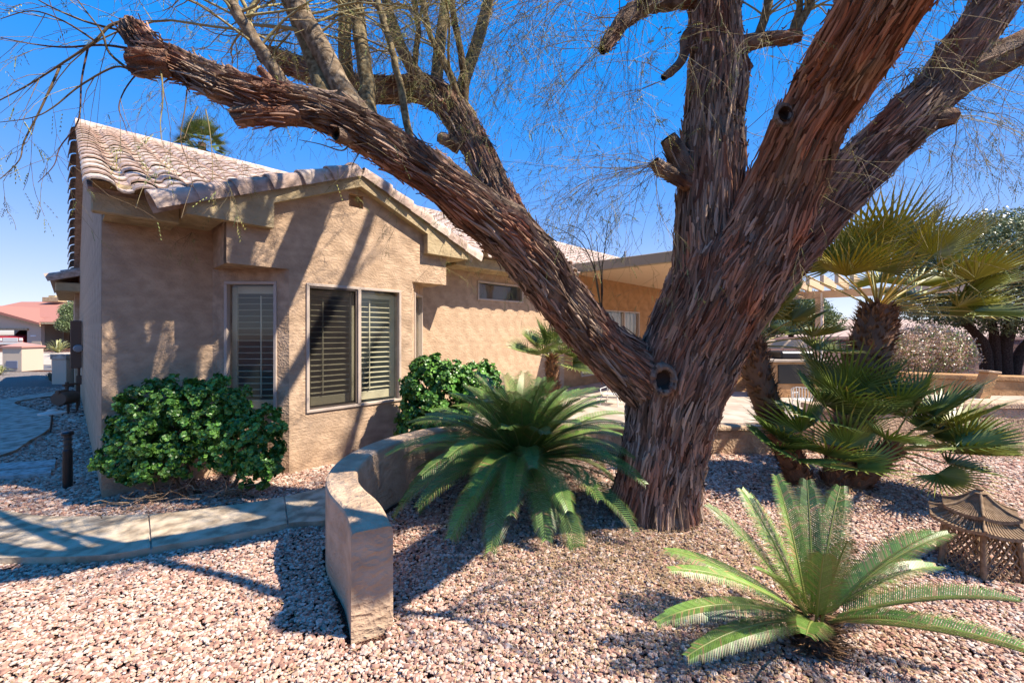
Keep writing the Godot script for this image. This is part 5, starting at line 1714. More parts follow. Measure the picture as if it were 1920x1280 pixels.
func shrub(called: String, at: Vector3, lobes: Array, leaves: int, size: float, tones: Array, label: String, stems: int) -> void:
	var t := thing(called, at, label, "shrub")
	var b := MB.new()
	var weights := 0.0
	for l in lobes: weights += l[1].x * l[1].y
	for l in lobes:
		var c: Vector3 = l[0]
		var e: Vector3 = l[1]
		var cnt := int(leaves * l[1].x * l[1].y / weights / 16.0)
		for i in cnt:
			var d := Vector3(rng.randfn(), rng.randfn(), rng.randfn()).normalized()
			var bump := 1.0 + 0.22 * noise.get_noise_3d(d.x * 110 + c.x * 90, d.y * 110, d.z * 110)
			var r := bump * (1.06 - 0.34 * pow(rng.randf(), 1.3))
			var mid := c + Vector3(d.x * e.x, d.y * e.y, d.z * e.z) * r
			if mid.y < 0.08: continue
			var clump := rng.randf_range(0.75, 1.25)
			for k in 16:
				var o := Vector3(rng.randfn(), rng.randfn(), rng.randfn()).normalized()
				if o.dot(d) < -0.3: o = -o
				var p := mid + o * size * rng.randf_range(0.5, 1.9)
				var nrm := (o * 0.8 + d * 0.5 + Vector3(rng.randfn(0, 0.4), 0.25 + rng.randfn(0, 0.4), rng.randfn(0, 0.4))).normalized()
				var tone: Color = tones[rng.randi_range(0, tones.size() - 1)]
				var q := rng.randf_range(0.75, 1.25) * clump
				b.col = Color(tone.r * q, tone.g * q, tone.b * q)
				shrub_leaf(b, p, nrm, size * rng.randf_range(0.5, 1.1))
	part("foliage", b, M.leaf, t).set_meta("kind", "stuff")
	for i in stems:
		b = MB.new()
		b.col = Color(0.30, 0.20, 0.13) * rng.randf_range(0.6, 1.3)
		var l: Array = lobes[i % lobes.size()]
		var o := Vector3(l[0].x * 0.4 + rng.randfn(0, 0.07), -0.02, l[0].z * 0.5 + rng.randfn(0, 0.05))
		var e: Vector3 = l[0] + Vector3(rng.randfn(0, l[1].x * 0.5), rng.randfn(0, 0.08) - 0.05, rng.randfn(0, l[1].z * 0.4))
		var m := o.lerp(e, 0.45) + Vector3(rng.randfn(0, 0.06), rng.randf_range(-0.05, 0.03), rng.randfn(0, 0.06))
		b.tube(smooth([o, m, e], 5), [0.016, 0.015, 0.014, 0.014, 0.013, 0.012, 0.011, 0.010, 0.009, 0.008, 0.006], 7)
		part("stem", b, M.smooth_bark, t)
	b = MB.new()
	for i in stems * 9:
		var a := rng.randf() * TAU
		var l: Array = lobes[i % lobes.size()]
		var o := Vector3(l[0].x * 0.6 + rng.randfn(0, l[1].x * 0.45), rng.randf_range(0.0, 0.12), l[0].z + absf(rng.randfn(0, 0.16)))
		var pts := [o]
		var d := Vector3(cos(a), rng.randf_range(-0.1, 0.5), sin(a) + 0.3).normalized()
		for k in 5:
			d = (d + Vector3(rng.randfn(0, 0.35), rng.randfn(0, 0.25), rng.randfn(0, 0.3))).normalized()
			o += d * 0.055
			o.y = maxf(o.y, 0.012)
			pts.append(o)
		b.col = Color(0.36, 0.25, 0.16) * rng.randf_range(0.6, 1.3)
		b.tube(pts, [0.005, 0.0045, 0.004, 0.0035, 0.003, 0.002], 4, false)
	part("dry_twigs", b, M.dry_leaf, t).set_meta("kind", "stuff")

func build_plants() -> void:
	var green := [Color(0.075, 0.195, 0.028), Color(0.11, 0.25, 0.036), Color(0.16, 0.32, 0.055), Color(0.055, 0.145, 0.022)]
	shrub("leafy_shrub", G(372, 930), [[Vector3(-0.36, 0.66, -0.02), Vector3(0.38, 0.40, 0.30)], [Vector3(0.0, 0.72, -0.12), Vector3(0.36, 0.34, 0.28)], [Vector3(-0.58, 0.42, 0.05), Vector3(0.20, 0.26, 0.2)], [Vector3(0.30, 0.52, 0.0), Vector3(0.28, 0.26, 0.24)], [Vector3(0.60, 0.50, 0.02), Vector3(0.17, 0.28, 0.2)], [Vector3(0.60, 0.26, 0.05), Vector3(0.15, 0.15, 0.15)], [Vector3(-0.30, 0.36, 0.06), Vector3(0.30, 0.18, 0.22)]], 12500, 0.025, green, "dense dark green ruffle-leaved shrub under the narrow bay window", 8)
	shrub("leafy_shrub", Vector3(P(838, 800, 5.0).x, 0, -5.0), [[Vector3(-0.12, 0.72, 0.0), Vector3(0.40, 0.46, 0.34)], [Vector3(-0.22, 0.95, -0.05), Vector3(0.22, 0.24, 0.2)], [Vector3(0.36, 0.82, -0.1), Vector3(0.28, 0.30, 0.26)], [Vector3(-0.30, 0.40, 0.05), Vector3(0.24, 0.28, 0.22)]], 8000, 0.030, green, "rounded dark green ruffle-leaved shrub behind the curved wall", 6)
	# big sago
	var fr := []
	for i in 105:
		var ring := i / 105.0
		var az := i * 137.5
		var el := lerpf(84, 0, pow(ring, 0.9)) + rng.randf_range(-6, 6)
		fr.append([az, el, lerpf(0.82, 1.16, minf(ring * 1.6, 1.0)) * rng.randf_range(0.9, 1.08), lerpf(0.8, 1.35, ring) * rng.randf_range(0.8, 1.2), rng.randf_range(-0.3, 0.3)])
	var big := sago(Vector3(P(980, 900, 3.85).x, 0.17, -3.85), "large dark green sago palm filling the bed beside the trunk", fr, 0.17, 0.03)
	# small sago, frond by frond
	sago(G(1528, 1215), "small yellow-green sago palm alone on the open gravel", [[168, 22, 0.80, 0.75, 0.2], [176, 34, 0.72, 0.65, 0.2], [160, 12, 0.72, 0.55, 0.3], [150, 50, 0.56, 0.5, 0.0], [215, 55, 0.6, 0.5, 0.1], [240, 66, 0.58, 0.4, 0.2], [120, 66, 0.50, 0.3, 0.0], [265, 76, 0.62, 0.3, -0.2], [95, 74, 0.50, 0.2, 0.2], [300, 70, 0.62, 0.4, 0.1], [320, 60, 0.66, 0.45, 0.2], [10, 55, 0.62, 0.5, -0.4], [355, 40, 0.76, 0.55, -0.2], [16, 26, 0.74, 0.5, -0.6], [30, 16, 0.68, 0.45, -0.7], [60, 40, 0.4, 0.5, -0.2], [350, 26, 0.70, 0.6, -0.3], [200, 30, 0.66, 0.6, 0.3], [130, 30, 0.35, 0.5, 0.0]], 0.105, 0.10)

	# Mediterranean fan palm clump
	var bt := [Color(0.155, 0.20, 0.045), Color(0.20, 0.23, 0.05), Color(0.13, 0.185, 0.046), Color(0.25, 0.25, 0.05)]
	var at := G(1555, 905)
	var palm := thing("fan_palm", Vector3.ZERO, "clumping fan palm with three shaggy brown trunks beside the patio", "fan palm")
	hairy_trunk(palm, [P(1566, 925, 4.1), P(1578, 850, 4.2), P(1600, 780, 4.28), P(1622, 690, 4.32), P(1642, 610, 4.36), P(1648, 575, 4.38)], [0.12, 0.13, 0.16, 0.185, 0.17, 0.12], 2600)
	crown(palm, P(1646, 580, 4.38), [[-0.9, 0.75, 0.2], [-0.55, 1.0, 0.3], [-0.25, 1.0, 0.5], [0.05, 1.0, -0.2], [0.25, 1.0, 0.5], [0.5, 0.95, 0.2], [0.7, 0.75, 0.4], [0.95, 0.6, 0.1], [1.0, 0.35, 0.3], [1.0, 0.15, 0.1], [1.0, 0.02, 0.5], [0.8, -0.05, 0.5], [-0.8, 0.45, 0.4], [-1.0, 0.6, -0.3], [0.6, 0.6, -0.6], [-0.3, 0.8, -0.7], [0.3, 0.9, -0.5], [1.0, 0.45, -0.4], [0.9, 0.2, -0.3], [0.15, 0.8, 0.8], [0.6, 0.35, 0.8], [1.0, 0.25, 0.45], [0.9, 0.5, 0.55], [0.75, 0.85, 0.0], [-0.6, 0.7, 0.6], [1.0, -0.1, 0.2], [0.4, 1.0, -0.1], [1.0, 0.1, -0.2]], 0.70, 0.58, [Color(0.274, 0.260, 0.040), Color(0.219, 0.233, 0.046), Color(0.347, 0.285, 0.040), Color(0.163, 0.198, 0.040)], 0.3)
	hairy_trunk(palm, [P(1500, 905, 4.15), P(1480, 850, 4.2), P(1452, 790, 4.28), P(1425, 720, 4.34), P(1412, 660, 4.38), P(1408, 640, 4.4)], [0.11, 0.115, 0.12, 0.135, 0.125, 0.08], 2000)
	crown(palm, P(1410, 648, 4.4), [[0.2, 1.0, 0.3], [0.65, 1.0, 0.2], [1.0, 0.75, 0.3], [1.0, 0.45, 0.1], [1.0, 0.2, 0.5], [0.9, -0.05, 0.3], [0.4, 0.9, -0.4], [-0.2, 0.6, -0.5], [-0.5, -0.1, -0.5], [0.8, 0.7, -0.3], [0.5, 1.0, 0.0], [0.9, 0.2, -0.4]], 0.50, 0.44, [Color(0.219, 0.225, 0.046), Color(0.182, 0.207, 0.046), Color(0.274, 0.251, 0.046)], 0.2)
	hairy_trunk(palm, [P(1600, 920, 4.05), P(1630, 880, 4.0), P(1660, 850, 3.95), P(1672, 838, 3.95)], [0.10, 0.10, 0.085, 0.05], 700)
	crown(palm, P(1668, 842, 3.95), [[1.0, 0.5, 0.2], [1.0, 0.2, 0.4], [0.8, 0.1, 0.7], [1.0, 0.35, -0.1], [0.1, -0.2, 0.8, 0.75], [0.5, 0.3, 0.9], [0.95, 0.6, 0.3], [0.3, 0.9, 0.2], [1.0, 0.05, 0.1], [-0.5, 0.3, 0.5, 0.8], [0.7, -0.15, 0.6, 0.8], [1.0, 0.55, 0.35], [1.0, 0.12, 0.3], [0.9, 0.3, 0.6], [1.0, 0.7, 0.0], [0.6, 0.8, 0.4]], 0.50, 0.54, bt, 0.1)
	# low young crowns round the clump
	crown(palm, P(1560, 870, 4.0), [[-0.25, 0.35, 0.9], [0.2, 0.15, 1.0], [-0.6, 0.5, 0.6], [0.1, 0.8, 0.6]], 0.24, 0.50, [Color(0.274, 0.338, 0.072), Color(0.216, 0.292, 0.072)], 0.05)
	crown(palm, P(1590, 800, 4.15), [[-0.9, 0.6, 0.4], [-0.7, 0.9, 0.5], [-0.3, 1.0, 0.4], [0.2, 1.0, 0.6], [0.55, 0.9, 0.3], [0.8, 0.7, 0.3], [-1.0, 0.25, 0.5], [-0.1, 0.5, 0.9], [0.9, 0.4, 0.6], [0.4, 0.6, 0.8], [-0.6, 0.55, 0.8], [0.7, 1.0, -0.2], [-0.4, 1.0, -0.3]], 0.46, 0.50, [Color(0.099, 0.155, 0.043), Color(0.128, 0.182, 0.048), Color(0.196, 0.246, 0.050)], 0.1)
	crown(palm, P(1490, 850, 4.12), [[-0.9, 0.3, 0.6], [-0.7, 0.55, 0.5], [-0.5, 0.1, 0.9], [-0.9, 0.7, 0.3], [-0.2, 0.8, 0.6]], 0.32, 0.50, [Color(0.107, 0.182, 0.036), Color(0.157, 0.238, 0.043)], 0.1)
	# fan palm by the patio wall
	var p2 := thing("fan_palm", Vector3(P(1035, 720, 6.2).x, 0, -6.2), "young fan palm with arching pale fronds against the stucco wall", "fan palm")
	hairy_trunk(p2, [Vector3(0, 0.0, 0), Vector3(0.02, 0.45, 0), Vector3(0, 0.95, 0), Vector3(0, 1.15, 0)], [0.1, 0.1, 0.09, 0.05], 900)
	crown(p2, Vector3(0, 1.1, 0), [[-0.9, 0.7, 0.4], [-0.4, 1.0, 0.3], [0.0, 1.0, 0.5], [0.35, 1.0, 0.2], [0.8, 0.5, 0.5], [0.9, 0.1, 0.5], [-1.0, 0.25, 0.4], [-0.5, 0.3, 0.9], [0.4, 0.3, 0.9], [0.9, -0.3, 0.6], [0.6, 0.8, -0.4], [-0.7, 0.8, -0.3], [1.0, -0.1, 0.1]], 0.34, 0.42, [Color(0.203, 0.257, 0.066), Color(0.257, 0.297, 0.084), Color(0.162, 0.223, 0.060)], 0.1)
	# sprig caught under the eave
	twig_b = MB.new()
	leaf_b = MB.new()
	for k in 5: twig(W(0.62, 2.47, -0.22), Vector3(rng.randfn(0, 0.5), -0.5, 0.5 + rng.randfn(0, 0.4)), 0.22, 0.003, 1, 0.2, 1.0)
	var t := thing("dry_sprig", Vector3.ZERO, "dry yellow sprig hanging under the eave beside the gable block", "sprig")
	part("stalk", twig_b, M.twig, t)
	part("leaflets", leaf_b, M.leaf, t).set_meta("kind", "stuff")
	# ivory bones of old fronds round the palm foot
	var b := MB.new()
	for i in 260:
		var a := rng.randf() * TAU
		var o := at + Vector3(rng.randfn(0, 0.28), rng.randf_range(0.01, 0.05), rng.randfn(0, 0.2))
		var d := Vector3(cos(a), rng.randf_range(-0.05, 0.3), sin(a))
		var w := Vector3(-sin(a), 0.2, cos(a)) * rng.randf_range(0.003, 0.008)
		b.col = Color(0.34, 0.22, 0.12) * rng.randf_range(0.5, 1.4)
		var e := o + d * rng.randf_range(0.05, 0.16)
		b.quad(o - w, o + w, e + w * 0.5, e - w * 0.5)
	tag(part("palm_litter", b, M.dry_leaf, self), "dry brown frond stubs lying round the foot of the fan palm", "plant litter", "", "stuff")

# ---------- background ----------
func cluster_mesh(n: int, s: float, seed_: int) -> ArrayMesh:
	var r := RandomNumberGenerator.new()
	r.seed = seed_
	var b := MB.new()
	for i in n:
		var o := Vector3(r.randfn(), r.randfn(), r.randfn()) * s * 1.3
		var d := Vector3(r.randfn(), r.randfn(), r.randfn()).normalized()
		var w := d.cross(Vector3(r.randfn(), r.randfn(), r.randfn())).normalized()
		b.quad(o - d * s, o + w * s * 0.38, o + d * s, o - w * s * 0.38)
	return b.mesh()

func crown_cloud(t: Node3D, lobes: Array, count: int, s: float, tones: Array, seed_: int, thick := 0.35) -> void:
	var xf := []
	var cols := []
	var total := 0.0
	for l in lobes: total += l[1].x * l[1].x
	for l in lobes:
		var e: Vector3 = l[1]
		for i in int(count * e.x * e.x / total):
			var d := Vector3(rng.randfn(), rng.randfn(), rng.randfn()).normalized()
			var r := 1.0 - thick * pow(rng.randf(), 1.5) + 0.10 * noise.get_noise_3d(d.x * 90, d.y * 90, d.z * 90)
			xf.append(Transform3D(Basis(Vector3(rng.randfn(), rng.randfn(), rng.randfn()).normalized(), rng.randf() * TAU), l[0] + d * e * r))
			var c: Color = tones[rng.randi_range(0, tones.size() - 1)]
			var q := rng.randf_range(0.7, 1.3)
			cols.append(Color(c.r * q, c.g * q, c.b * q))
	many("crown", cluster_mesh(7, s, seed_), M.leaf, t, xf, cols)

func background_right() -> void:
	# multi-trunk clipped tree
	var t := thing("clipped_tree", P(1840, 700, 9.6) * Vector3(1, 0, 1), "round clipped evergreen tree with several bare trunks behind the planter", "tree")
	var z := 9.6
	var o: Vector3 = t.position
	var trunks := [[[1852, 712, 18], [1848, 660, 17], [1830, 625, 13], [1790, 590, 9], [1740, 560, 6]], [[1870, 712, 16], [1866, 650, 14], [1862, 610, 11], [1850, 570, 8]], [[1888, 712, 21], [1884, 660, 19], [1893, 620, 17], [1905, 570, 12]], [[1895, 712, 16], [1910, 670, 15], [1935, 635, 13], [1980, 590, 9]]]
	for tr in trunks:
		var pts := []
		var rad := []
		for q in tr:
			pts.append(P(q[0], q[1], z) - o)
			rad.append(q[2] / F * z * 0.55)
		pts[0].y = -0.05
		var sp := smooth(pts, 5)
		var sr := []
		for i in rad.size() - 1:
			for k in 5: sr.append(lerpf(rad[i], rad[i + 1], k / 5.0))
		sr.append(rad[rad.size() - 1])
		var b := MB.new()
		b.col = Color(0.12, 0.075, 0.055)
		b.tube(sp, sr, 10)
		part("trunk", b, M.smooth_bark, t)
	crown_cloud(t, [[P(1890, 520, 9.6) - o, Vector3(1.75, 1.35, 1.5)], [P(1770, 560, 9.4) - o, Vector3(1.0, 0.6, 0.9)], [P(2050, 520, 9.8) - o, Vector3(1.8, 1.5, 1.6)], [P(1850, 480, 9.9) - o, Vector3(1.5, 1.0, 1.3)]], 15000, 0.035, [Color(0.16, 0.19, 0.07), Color(0.24, 0.26, 0.11), Color(0.11, 0.14, 0.05), Color(0.28, 0.28, 0.14)], 3)
	# frost-bleached shrub
	t = thing("bleached_shrub", P(1735, 700, 9.0) * Vector3(1, 0, 1), "frost-bleached pink shrub sprouting fresh green leaves by the block wall", "shrub")
	o = t.position
	crown_cloud(t, [[P(1735, 655, 9.0) - o, Vector3(0.85, 0.52, 0.6)], [P(1690, 665, 8.9) - o, Vector3(0.5, 0.42, 0.5)], [P(1780, 670, 9.0) - o, Vector3(0.45, 0.35, 0.45)]], 6500, 0.022, [Color(0.58, 0.38, 0.28), Color(0.50, 0.30, 0.22), Color(0.62, 0.46, 0.34), Color(0.26, 0.36, 0.08), Color(0.52, 0.40, 0.28)], 8, 0.6)
	var b := MB.new()
	for i in 24:
		b.col = Color(0.25, 0.16, 0.11)
		var e := Vector3(rng.randfn(0, 0.35), rng.randf_range(0.5, 0.95), rng.randfn(0, 0.25))
		b.tube([Vector3(rng.randfn(0, 0.06), 0, rng.randfn(0, 0.06)), e * 0.5 + Vector3(0, 0.05, 0), e], [0.012, 0.009, 0.005], 5)
	part("stems", b, M.smooth_bark, t).set_meta("kind", "stuff")
	# neighbour's tile roof over the block wall
	t = thing("neighbour_house", Vector3(19, 0, -24), "low neighbouring house showing only its pale tile roof over the block wall", "house")
	b = MB.new()
	b.box(Vector3(0, 0.4, -3), Vector3(30, 1.6, 7))
	part("wall", b, M.cream_wall, t)
	b = MB.new()
	b.prism([Vector2(0.9, 1.15), Vector2(-3.0, 2.15), Vector2(-7, 1.15), Vector2(-7, 1.25), Vector2(-3.0, 2.3), Vector2(0.9, 1.25)], Vector3(-16, 0, 0), Vector3(0, 0, 1), Vector3(0, 1, 0), Vector3(32, 0, 0))
	part("roof", b, M.far_roof, t)
	# far feathery tree seen between the palms
	t = thing("feathery_tree", P(1480, 640, 17) * Vector3(1, 0, 1), "pale feathery green tree beyond the patio", "tree")
	o = t.position
	b = MB.new()
	b.col = Color(0.13, 0.09, 0.06)
	b.tube([Vector3(0, -0.05, 0), Vector3(0.1, 1.0, 0), Vector3(0.0, 2.2, 0)], [0.14, 0.11, 0.06], 10)
	part("trunk", b, M.smooth_bark, t)
	crown_cloud(t, [[Vector3(0, 2.3, 0), Vector3(1.5, 0.9, 1.2)], [Vector3(-1.0, 1.8, 0.2), Vector3(0.9, 0.6, 0.8)], [Vector3(1.2, 1.9, 0), Vector3(0.9, 0.5, 0.8)]], 5000, 0.05, [Color(0.20, 0.24, 0.08), Color(0.26, 0.28, 0.11), Color(0.15, 0.19, 0.07)], 5, 0.9)

func hedge_behind() -> void:
	# the leafy hedge across the yard that the window panes mirror
	for i in 5:
		var t := thing("oleander", Vector3(-6.5 + i * 2.3, 0, 6.5 + 0.5 * (i % 2)), "tall oleander shrub in the hedge across the yard", "shrub", "oleander hedge across the yard")
		var b := MB.new()
		b.col = Color(0.2, 0.15, 0.1)
		for k in 5: b.tube([Vector3(0.1 * k - 0.2, -0.05, 0), Vector3(0.25 * k - 0.5, 1.5, 0.1), Vector3(0.35 * k - 0.7, 2.6, 0)], [0.04, 0.03, 0.015], 6)
		part("stems", b, M.smooth_bark, t).set_meta("kind", "stuff")
		crown_cloud(t, [[Vector3(0, 1.5, 0), Vector3(1.2, 1.3, 0.8)], [Vector3(0.2, 2.6, 0), Vector3(1.0, 0.9, 0.7)], [Vector3(-0.1, 0.7, 0.1), Vector3(1.1, 0.7, 0.7)]], 2600, 0.06, [Color(0.06, 0.10, 0.02), Color(0.10, 0.15, 0.03), Color(0.04, 0.07, 0.015)], 11 + i, 0.6)

func background_left() -> void:
	# tall fan palm behind the roof
	var t := thing("tall_fan_palm", P(378, 262, 24.0) * Vector3(1, 0, 1), "tall fan palm crown rising behind the tile roof", "palm")
	var top := P(378, 268, 24.0).y
	var b := MB.new()
	b.col = Color(0.2, 0.14, 0.1)
	b.tube([Vector3(0, -0.1, 0), Vector3(0.15, top * 0.5, 0), Vector3(0, top, 0)], [0.3, 0.22, 0.2], 12)
	part("trunk", b, M.smooth_bark, t)
	var dirs := []
	for i in 34:
		var a := i * 2.4
		var el := lerpf(1.2, -0.7, i / 34.0)
		dirs.append([cos(a) * cos(el), sin(el), sin(a) * cos(el), rng.randf_range(0.85, 1.1)])
	crown(t, Vector3(0, top, 0), dirs, 0.85, 0.85, [Color(0.12, 0.17, 0.04), Color(0.15, 0.2, 0.05), Color(0.10, 0.14, 0.04)], 0.3)

	# neighbour across the street, z = -38
	var z := 38.0
	var u := z / F
	var X := func(px: float) -> float: return (px - HX) * u
	var Y := func(py: float) -> float: return EYE + (HY - py) * u
	t = thing("neighbour_house", Vector3(0, 0, -z), "cream house across the street with red tile roof and open garage", "house")
	b = MB.new()
	wall(b, Vector3(X.call(-120.0), 0, 0), Vector3.RIGHT, 0.0, [Vector2(0, Y.call(600.0)), Vector2(X.call(-40.0) - X.call(-120.0), Y.call(575.0)), Vector2(X.call(76.0) - X.call(-120.0), Y.call(607.0))], [[X.call(-90.0) - X.call(-120.0), 0.02, X.call(50.0) - X.call(-120.0), Y.call(619.0)]], 0.3)
	part("wall", b, M.cream_wall, t)
	b = MB.new()
	b.box(Vector3((X.call(52.0) + X.call(-92.0)) / 2, Y.call(617.0), 0.06), Vector3(X.call(54.0) - X.call(-92.0), 0.18, 0.12))
	part("garage_header", b, M.trim_stucco, t)
	b = MB.new()
	wall(b, Vector3(X.call(70.0), 0, -2.2), Vector3.RIGHT, 0.0, [Vector2(0, 2.4), Vector2(X.call(119.0) - X.call(70.0), 2.4)], [[X.call(81.0) - X.call(70.0), 0.02, X.call(104.0) - X.call(70.0), 1.75]], 0.2)
	part("entry_wall", b, M.wood, t)
	b = MB.new()
	b.box(Vector3(X.call(92.5), 0.88, -2.3), Vector3(1.1, 1.74, 0.06))
	part("door", b, M.dark_metal, t)
	var bb := MB.new()
	for i in 6: bb.box(Vector3(X.call(92.5) - 0.45 + i * 0.18, 0.88, -2.22), Vector3(0.03, 1.6, 0.03))
	part("door_grille", bb, M.wood, t)
	b = MB.new()
	wall(b, Vector3(X.call(118.0), 0, -0.6), Vector3.RIGHT, 0.0, [Vector2(0, 2.3), Vector2(4.0, 2.3)], [[X.call(122.0) - X.call(118.0), 0.8, X.call(136.0) - X.call(118.0), 1.5]], 0.2)
	part("wall", b, M.cream_wall, t)
	b = MB.new()
	b.box(Vector3(X.call(129.0), 1.15, -0.72), Vector3(0.75, 0.75, 0.02))
	part("window", b, M.utility_grey, t)
	b = MB.new()
	b.box(Vector3(X.call(0.0), 1.3, -7.0), Vector3(14, 2.6, 0.1))
	b.box(Vector3(X.call(62.0), 1.1, -3.5), Vector3(0.2, 2.2, 6.4))
	part("garage_back_wall", b, M.interior, t)
	# main roof and garage gable roof
	b = MB.new()
	b.prism([Vector2(0.2, 2.25), Vector2(-6.5, 4.6), Vector2(-13, 2.25), Vector2(-13, 2.35), Vector2(-6.5, 4.75), Vector2(0.2, 2.4)], Vector3(X.call(68.0), 0, 0), Vector3(0, 0, 1), Vector3(0, 1, 0), Vector3(7.0, 0, 0))
	b.prism([Vector2(0.4, 2.1), Vector2(-6.5, 4.6), Vector2(-13, 2.25), Vector2(-13, 2.35), Vector2(-6.5, 4.75), Vector2(-0.6, 2.9)], Vector3(X.call(-140.0), 0, -0.9), Vector3(0, 0, 1), Vector3(0, 1, 0), Vector3(X.call(67.9) - X.call(-140.0), 0, 0))
	b.prism([Vector2(X.call(-130.0), Y.call(606.0)), Vector2(X.call(-40.0), Y.call(577.0)), Vector2(X.call(82.0), Y.call(609.0)), Vector2(X.call(82.0), Y.call(605.0)), Vector2(X.call(-40.0), Y.call(571.0)), Vector2(X.call(-130.0), Y.call(600.0))], Vector3(0, 0, -6.0), Vector3(1, 0, 0), Vector3(0, 1, 0), Vector3(0, 0, 6.4))
	part("roof", b, M.red_roof, t)
	b = MB.new()
	b.prism([Vector2(X.call(-130.0), Y.call(609.5)), Vector2(X.call(-40.0), Y.call(580.5)), Vector2(X.call(82.0), Y.call(611.5)), Vector2(X.call(82.0), Y.call(609.2)), Vector2(X.call(-40.0), Y.call(577.2)), Vector2(X.call(-130.0), Y.call(606.2))], Vector3(0, 0, 0.2), Vector3(1, 0, 0), Vector3(0, 1, 0), Vector3(0, 0, 0.15))
	b.box(Vector3(X.call(100.0), 2.28, 0.25), Vector3(1.9, 0.18, 0.1))
	part("fascia", b, M.trim_stucco, t)
	b = MB.new()
	b.box(Vector3(X.call(101.0) * 1.17, 4.9, -6.5), Vector3(1.7, 0.5, 0.9), Basis(), 0.02)
	b.box(Vector3(X.call(101.0) * 1.17, 5.22, -6.5), Vector3(0.7, 0.25, 0.6), Basis(), 0.02)
	part("chimney", b, M.trim_stucco, t)
	b = MB.new()
	b.box(Vector3(X.call(62.0), Y.call(629.5), 0.02), Vector3(0.5, 0.12, 0.03))
	part("number_plaque", b, M.white_paint, t)
	# red pickup in the garage
	t = thing("pickup_truck", Vector3(X.call(14.0), 0.02, -z - 2.2), "red pickup truck parked in the open garage across the street", "truck", "", 0.25)
	b = MB.new()
	b.prism([Vector2(2.6, 0.35), Vector2(2.65, 0.95), Vector2(2.4, 1.1), Vector2(1.0, 1.18), Vector2(0.3, 1.75), Vector2(-1.2, 1.78), Vector2(-1.5, 1.15), Vector2(-2.6, 1.15), Vector2(-2.65, 0.4)], Vector3(-0.9, 0, 0), Vector3(0, 0, 1), Vector3(0, 1, 0), Vector3(1.8, 0, 0))
	part("body", b, M.red_paint, t)
	b = MB.new()
	b.prism([Vector2(0.98, 1.2), Vector2(0.32, 1.72), Vector2(0.36, 1.74), Vector2(1.02, 1.22)], Vector3(-0.78, 0.02, 0.02), Vector3(0, 0, 1), Vector3(0, 1, 0), Vector3(1.56, 0, 0))
	b.box(Vector3(0.905, 1.45, -0.4), Vector3(0.02, 0.42, 1.2))
	part("windscreen", b, M.black_plastic, t)
	b = MB.new()
	b.box(Vector3(0, 0.78, 2.66), Vector3(1.1, 0.34, 0.05), Basis(), 0.02)
	part("grille", b, M.steel, t)
	b = MB.new()
	b.box(Vector3(0, 0.45, 2.68), Vector3(1.85, 0.22, 0.16), Basis(), 0.03)
	part("bumper", b, M.steel, t)
	for s in [-1.0, 1.0]:
		b = MB.new()
		b.box(Vector3(0.74 * s, 0.8, 2.64), Vector3(0.28, 0.26, 0.06), Basis(), 0.02)
		part("headlight", b, M.white_paint, t)
		for zz in [1.7, -1.6]:
			b = MB.new()
			b.lathe(Vector3(0.82 * s, 0.36, zz), [Vector2(0, -0.13), Vector2(0.3, -0.13), Vector2(0.37, -0.09), Vector2(0.37, 0.09), Vector2(0.3, 0.13), Vector2(0, 0.13)], 18, Basis(Vector3.FORWARD, PI / 2))
			part("wheel", b, M.black_plastic, t)
	# mailbox pillar and gate pillars
	t = thing("mailbox_pillar", G(43, 695), "tan stucco mailbox pillar with pyramid top and blue-grey box", "mailbox")
	var pz := -t.position.z / F
	b = MB.new()
	b.box(Vector3(0, 22 * pz, 0), Vector3(36 * pz, 44 * pz, 36 * pz), Basis(), 0.01)
	part("pillar", b, M.cream_wall, t)
	b = MB.new()
	b.box(Vector3(0, 45 * pz, 0), Vector3(40 * pz, 3 * pz, 40 * pz))
	b.lathe(Vector3(0, 46.5 * pz, 0), [Vector2(28 * pz, 0), Vector2(0, 7 * pz)], 4, Basis(Vector3.UP, PI / 4))
	part("cap", b, M.pink_cap, t)
	b = MB.new()
	b.box(Vector3(0.5 * pz, 13 * pz, 18.2 * pz), Vector3(21 * pz, 14 * pz, 0.04), Basis(), 0.008)
	part("mailbox_door", b, M.mail_blue, t)
	for q in [[124, 719, 27, 55, "stout tan stucco pillar with stepped cap by the side walk"], [120, 688, 24, 26, "smaller tan stucco pillar with grey cap farther along the drive"]]:
		t = thing("stucco_pillar", G(q[0], q[1]), q[4], "pillar")
		pz = -t.position.z / F
		b = MB.new()
		b.box(Vector3(0, q[3] * 0.42 * pz, 0), Vector3(q[2] * pz, q[3] * 0.84 * pz, q[2] * pz), Basis(), 0.01)
		part("pillar", b, M.cream_wall, t)
		b = MB.new()
		b.box(Vector3(0, q[3] * 0.92 * pz, 0), Vector3(q[2] * 1.12 * pz, q[3] * 0.15 * pz, q[2] * 1.12 * pz), Basis(), 0.01)
		part("cap", b, M.grey_concrete, t)
